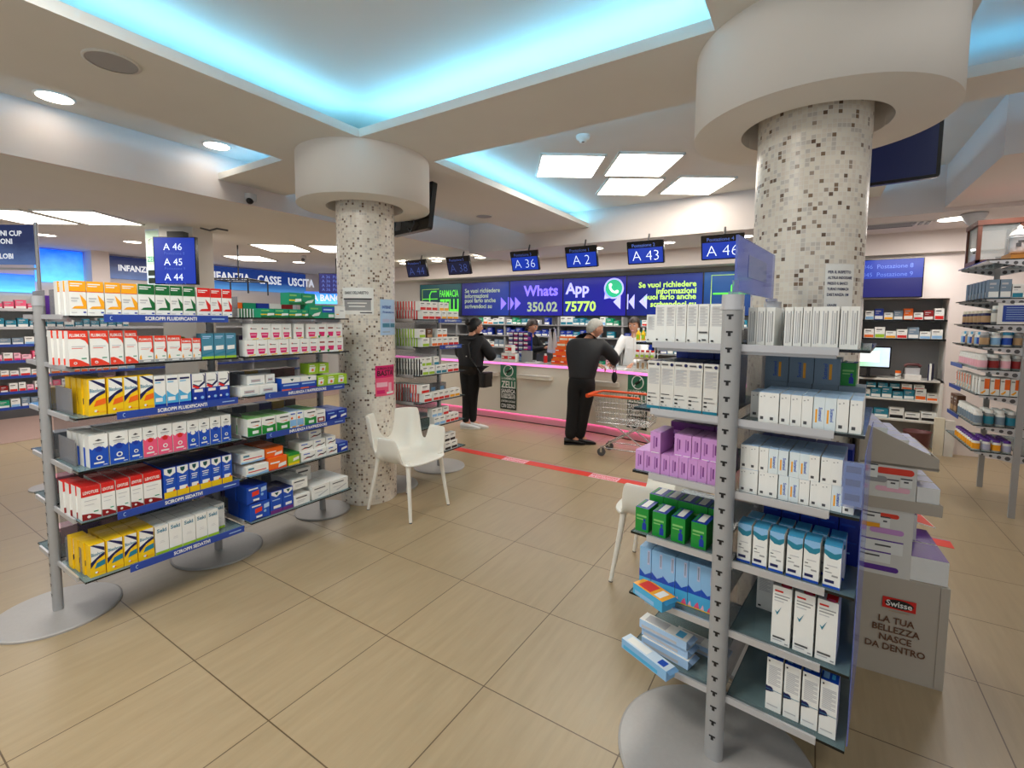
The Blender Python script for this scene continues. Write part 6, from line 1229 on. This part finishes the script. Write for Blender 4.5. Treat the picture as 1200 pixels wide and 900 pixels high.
wrap(LX, LY, CRAD, -92, -27, 1.605, 1.825, 'white', [(.08, .92, .15, .55, 'grey'), (.05, .95, .55, .6, 'black'), (.1, .85, .75, .86, ('ORARIO DELL\'ARIETTO', 'black')), (.2, .8, .4, .44, 'white'), (.25, .75, .28, .32, 'white'), (.6, .95, .05, .09, 'dgrey')], 'wall_notice', 'white printed notice taped to the left mosaic column', 'notice')
wrap(LX, LY, CRAD, -14, 34, 1.435, 1.735, 'lblue', [(.1, .6, .74, .82, ('INTERNET', 'blue')), (.12, .9, .62, .67, ('Prenota tutto', 'blue')), (.1, .48, .36, .45, 'lav'), (.54, .95, .36, .45, 'lav'), (.1, .48, .22, .33, 'steel'), (.54, .95, .22, .33, 'steel'), (.1, .5, .08, .1, 'grey')], 'wall_notice', 'pale blue printed sheet on the left mosaic column', 'notice')
wrap(LX, LY, CRAD, -26, 24, .922, 1.18, 'hotpink', [(0, 1, 0, .6, 'pink'), (.08, .92, .86, .94, ('A PROVA DI SOLE', 'black')), (.08, .92, .66, .84, ('BASTA!', 'black')), (.05, .55, .3, .45, 'lpink'), (.6, .78, .12, .42, 'lpink'), (.5, .9, .05, .12, 'white'), (.06, .4, .08, .2, 'hotpink')], 'poster', 'bright pink poster reading Basta on the left mosaic column', 'poster')
wrap(RX, RY, CRAD, -70, -37, 1.62, 1.83, 'white', [(.08, .85, .8, .86, ('PER IL RISPETTO', 'navy')), (.08, .9, .68, .74, ('ALTRUI INDOSSARE', 'navy')), (.08, .75, .56, .62, ('PRESSO IL BANCO', 'navy')), (.08, .8, .44, .5, ('TURNO FARMACIA', 'navy')), (.08, .8, .32, .38, ('DISTANZA 1M', 'navy')), (.1, .4, .1, .15, ('GRAZIE', 'navy'))], 'wall_notice', 'white notice with navy text on the right mosaic column', 'notice')

# ---------------------------------------------------------------- left department
WLX = -10.95
def wallsign(y0, y1, z0, z1, m, words_, label, size, nm='wall_sign'):
    t = thing(nm, label, 'sign', (WLX, (y0 + y1) / 2, (z0 + z1) / 2)); hy, hz = (y1 - y0) / 2, (z1 - z0) / 2
    MB().b2((0, -hy, -hz), (.05, hy, hz), m).build('panel', t)
    if words_:
        b = MB()
        for tx_, yy, zz in words_: b.text(tx_, size, 'sign_text', F((.054, yy, zz), 0), .03, .8)
        b.build('lettering', t)
wallsign(4.55, 7.35, 2.2, 2.69, 'sign_blue', [('INFANZIA   CASSE   USCITA', .35, .03)], 'long blue wall sign reading Infanzia Casse Uscita', .26)
wallsign(3.33, 4.45, 2.28, 2.69, 'sign_navy', [('INFANZIA', -.09, .0)], 'short navy wall sign reading Infanzia, left of the pillar screen', .15)
wallsign(2.42, 3.03, 2.15, 2.70, 'light_blue_box', [], 'glowing sky blue panel high on the left wall', .2, 'light_panel')
wallsign(1.2, 2.40, 1.96, 2.25, 'light_blue_box', [], 'glowing pale blue panel behind the framed notice', .2, 'light_panel')
w = MB().b2((-10.95, 3.06, 0), (-10.6, 3.31, 2.75), 'paint_warm'); struct('wall_left_pier', w)
# green pillar with the ticket screen
b = MB(); b.box((0, 0, 1.36), (.42, .42, 2.72), 'paint'); o = b.build('column', None, (-7.02, 3.02, 0), R(34)); o['kind'] = 'structure'
def fpt(p, facing, z): return F((p[0], p[1], z), facing)
t = thing('pillar_poster', 'tall pale green poster on the far pillar, left of the ticket screen', 'poster', (-7.255, 2.72, 2.2), 0)
b = MB(); M = F((0, 0, 0), -68); b.b2((-.1, -.5, 0), (.1, .5, .004), 'pale', M); b.b2((-.095, .05, .004), (.095, .48, .005), 'mint', M); b.text('ZELLI', .09, 'emerald', M @ Matrix.Translation((0, .12, .0056)), .02, 1, .17)
ring = [M @ Vector((.06 * math.cos(2 * PI * k / 24), .33 + .06 * math.sin(2 * PI * k / 24), .006)) for k in range(25)]; b.tube(ring, .007, 'white', 6)
for k in range(4): b.b2((-.08, -.02 - .1 * k - .07, .005), (.08, -.02 - .1 * k, .0056), 'poster_dark', M)
b.build('sheet', t)
t = thing('ticket_screen', 'tall blue ticket screen on the far pillar listing A 46, A 45 and A 44', 'screen', (-6.70, 2.74, 2.27), 0)
M = F((0, 0, 0), -57.5); b = MB(); b.b2((-.26, -.29, -.05), (.26, .29, 0), 'screen_black', M); b.build('housing', t); MB().b2((-.25, -.28, .001), (.25, .28, .003), 'scr_blue', M).build('display', t)
b = MB()
for k, s in enumerate(('A 46', 'A 45', 'A 44')): b.text(s, .12, 'scr_text', M @ Matrix.Translation((-.02, .17 - .185 * k, .0045)), 0); b.text('Postazione ' + '893'[k], .05, 'scr_dimtext', M @ Matrix.Translation((0, .09 - .185 * k, .0045)), 0)
b.build('lettering', t); MB().b2((-.1, .29, -.12), (.1, .36, -.02), 'black', M).build('bracket', t)
t = thing('pillar_socket_cable', 'loose dark cable at the top of the far pillar', 'cable', (-6.6, 3.0, 2.70)); b = MB(); b.tube([(0, 0, 0), (.1, .06, -.03), (.2, .1, -.01), (.3, .18, -.03)], .012, 'dgrey', 6); b.build('wire', t)
# small television of the left department
t = thing('ticket_screen', 'small blue ticket screen partly hidden by the left mosaic column', 'screen', (-7.79, 5.83, 2.25)); M = F((0, 0, 0), -50); MB().b2((-.26, -.19, -.05), (.26, .19, 0), 'screen_black', M).build('housing', t); MB().tube([(0, 0, .0), (0, 0, .47)], .014, 'dgrey', 8, Matrix.Translation((.02, .06, 0))).build('hanging_pole', t); MB().b2((-.25, -.18, .001), (.25, .18, .003), 'scr_deep', M).build('display', t)
b = MB(); [b.text('A 36  Postaz', .08, 'scr_dimtext', M @ Matrix.Translation((0, .12 - .08 * k, .0045)), 0) for k in range(4)]; b.build('lettering', t)
t = thing('counter_sign', 'pale blue lit sign reading Da Banco beside the left column', 'sign', (-9.57, 7.0, 2.06)); M = F((0, 0, 0), -50); MB().b2((-.5, -.14, -.04), (.5, .14, 0), 'light_blue_box', M).build('panel', t); b = MB(); b.text('DA BANCO', .2, 'sign_text', M @ Matrix.Translation((0, 0, .004)), .03, .9, .9); b.build('lettering', t)
# hanging black frame
t = thing('hanging_frame', 'thin black metal frame hanging from the ceiling before the long blue sign', 'frame', (-7.75, 4.05, 2.05)); b = MB()
def bar(a, c_): b.tube([a, c_], .012, 'black', 6)
e1 = Vector((.28, .19, 0)); e2 = Vector((-.22, .3, 0))
q = [(-e1 - e2) * .9, (e1 - e2) * .9, (e1 + e2) * .9, (-e1 + e2) * .9]
for i in range(4): bar(q[i] + V3(0, 0, .12), q[(i + 1) % 4] + V3(0, 0, .12)); bar(q[i] + V3(0, 0, .12), q[i] + V3(0, 0, -.1))
bar(V3(0, 0, .12), V3(0, 0, .67)); bar(-e1 * .9 + V3(0, 0, .12), e1 * .9 + V3(0, 0, .12)); b.build('bars', t)
# framed notice on a pole
t = thing('framed_notice', 'dark blue framed notice ending in Cup on a thin metal pole at the left edge', 'sign', (-5.86, 1.32, 0)); M = F((0, 0, 2.19), -57.5)
b = MB(); b.tube([(0, 0, 0), (0, 0, 2.40)], .014, 'alu', 8); b.tube([M @ Vector((-.95, -.2, 0)), M @ Vector((0, -.2, 0))], .01, 'alu', 6); b.cyl((0, 0, 0), .16, .012, 'steel_grey', 24); b.build('pole', t)
b = MB(); b.b2((-.95, -.165, -.004), (-.02, .185, .004), 'sign_navy', M); b.build('panel', t)
b = MB()
for s, zz in (('PRENOTAZIONI CUP', .11), ('ISCRIZIONI', .04), ('FORATURA LOBI', -.09)): b.text(s, .062, 'sign_text', M @ Matrix.Translation((-.12 if 'CUP' in s else -.21, zz, .006)), .03, .95, align='r')
b.build('lettering', t)
# far left wall shelving
t = thing('wall_shelving', 'long wall shelving of small goods across the left department', 'shelving', (-10.9, 1.2, 0))
FS = [.16, .40, .64, .88, 1.13, 1.40, 1.68]
for z in FS: MB().b2((0, 0, z - .02), (.5, 5.6, z), 'lgrey').b2((.495, 0, z - .03), (.505, 5.6, z + .012), 'strip' if z < 1.3 else 'lgrey').build('shelf', t)
MB().b2((0, 0, 0), (.02, 5.6, 1.9), 'offwhite').build('back_panel', t); MB().b2((0, 0, 0), (.55, 5.6, .13), 'dgrey').build('plinth', t); [MB().b2((0, y, 0), (.45, y + .03, 1.9), 'lgrey').build('divider', t) for y in (0, 1.2, 2.2, 3.4, 4.5, 5.57)]
random.seed(5)
PAL = [['s_wb', 's_gy', 's_wt', 's_gn'], ['s_lp', 's_pk', 's_wr', 's_dr'], ['s_lp', 's_wr', 's_wo', 's_wb'], ['s_pk', 's_lp', 's_wr', 's_lp'], ['s_te', 's_wb', 's_wt', 's_gy'], ['s_te', 's_te', 's_wt', 's_te'], ['s_pk', 's_lp', 's_pk', 's_pk']]
FN = ['lowest', 'second', 'third', 'fourth', 'fifth', 'sixth', 'topmost']
for li, z in enumerate(FS):
    y = 1.28; n = 0
    while n < 20:
        w_ = random.uniform(.085, .14); k = random.choice(PAL[li]); n += 1
        carton(k, (-10.47, y + w_ / 2, z), R(90), f'{K[k][2]}, {ORD[n - 1]} from left, {FN[li]} shelf of the left wall', 'goods on the left wall shelving', w_ - .015, random.uniform(.08, .15), .12, None, 'toiletry_box', 'toiletries'); y += w_
struct('trim_7', MB().b2((-10.35, .5, 0), (-8.35, 7, .004), 'mat_mauve'), 'pinkish floor mat along the left wall')
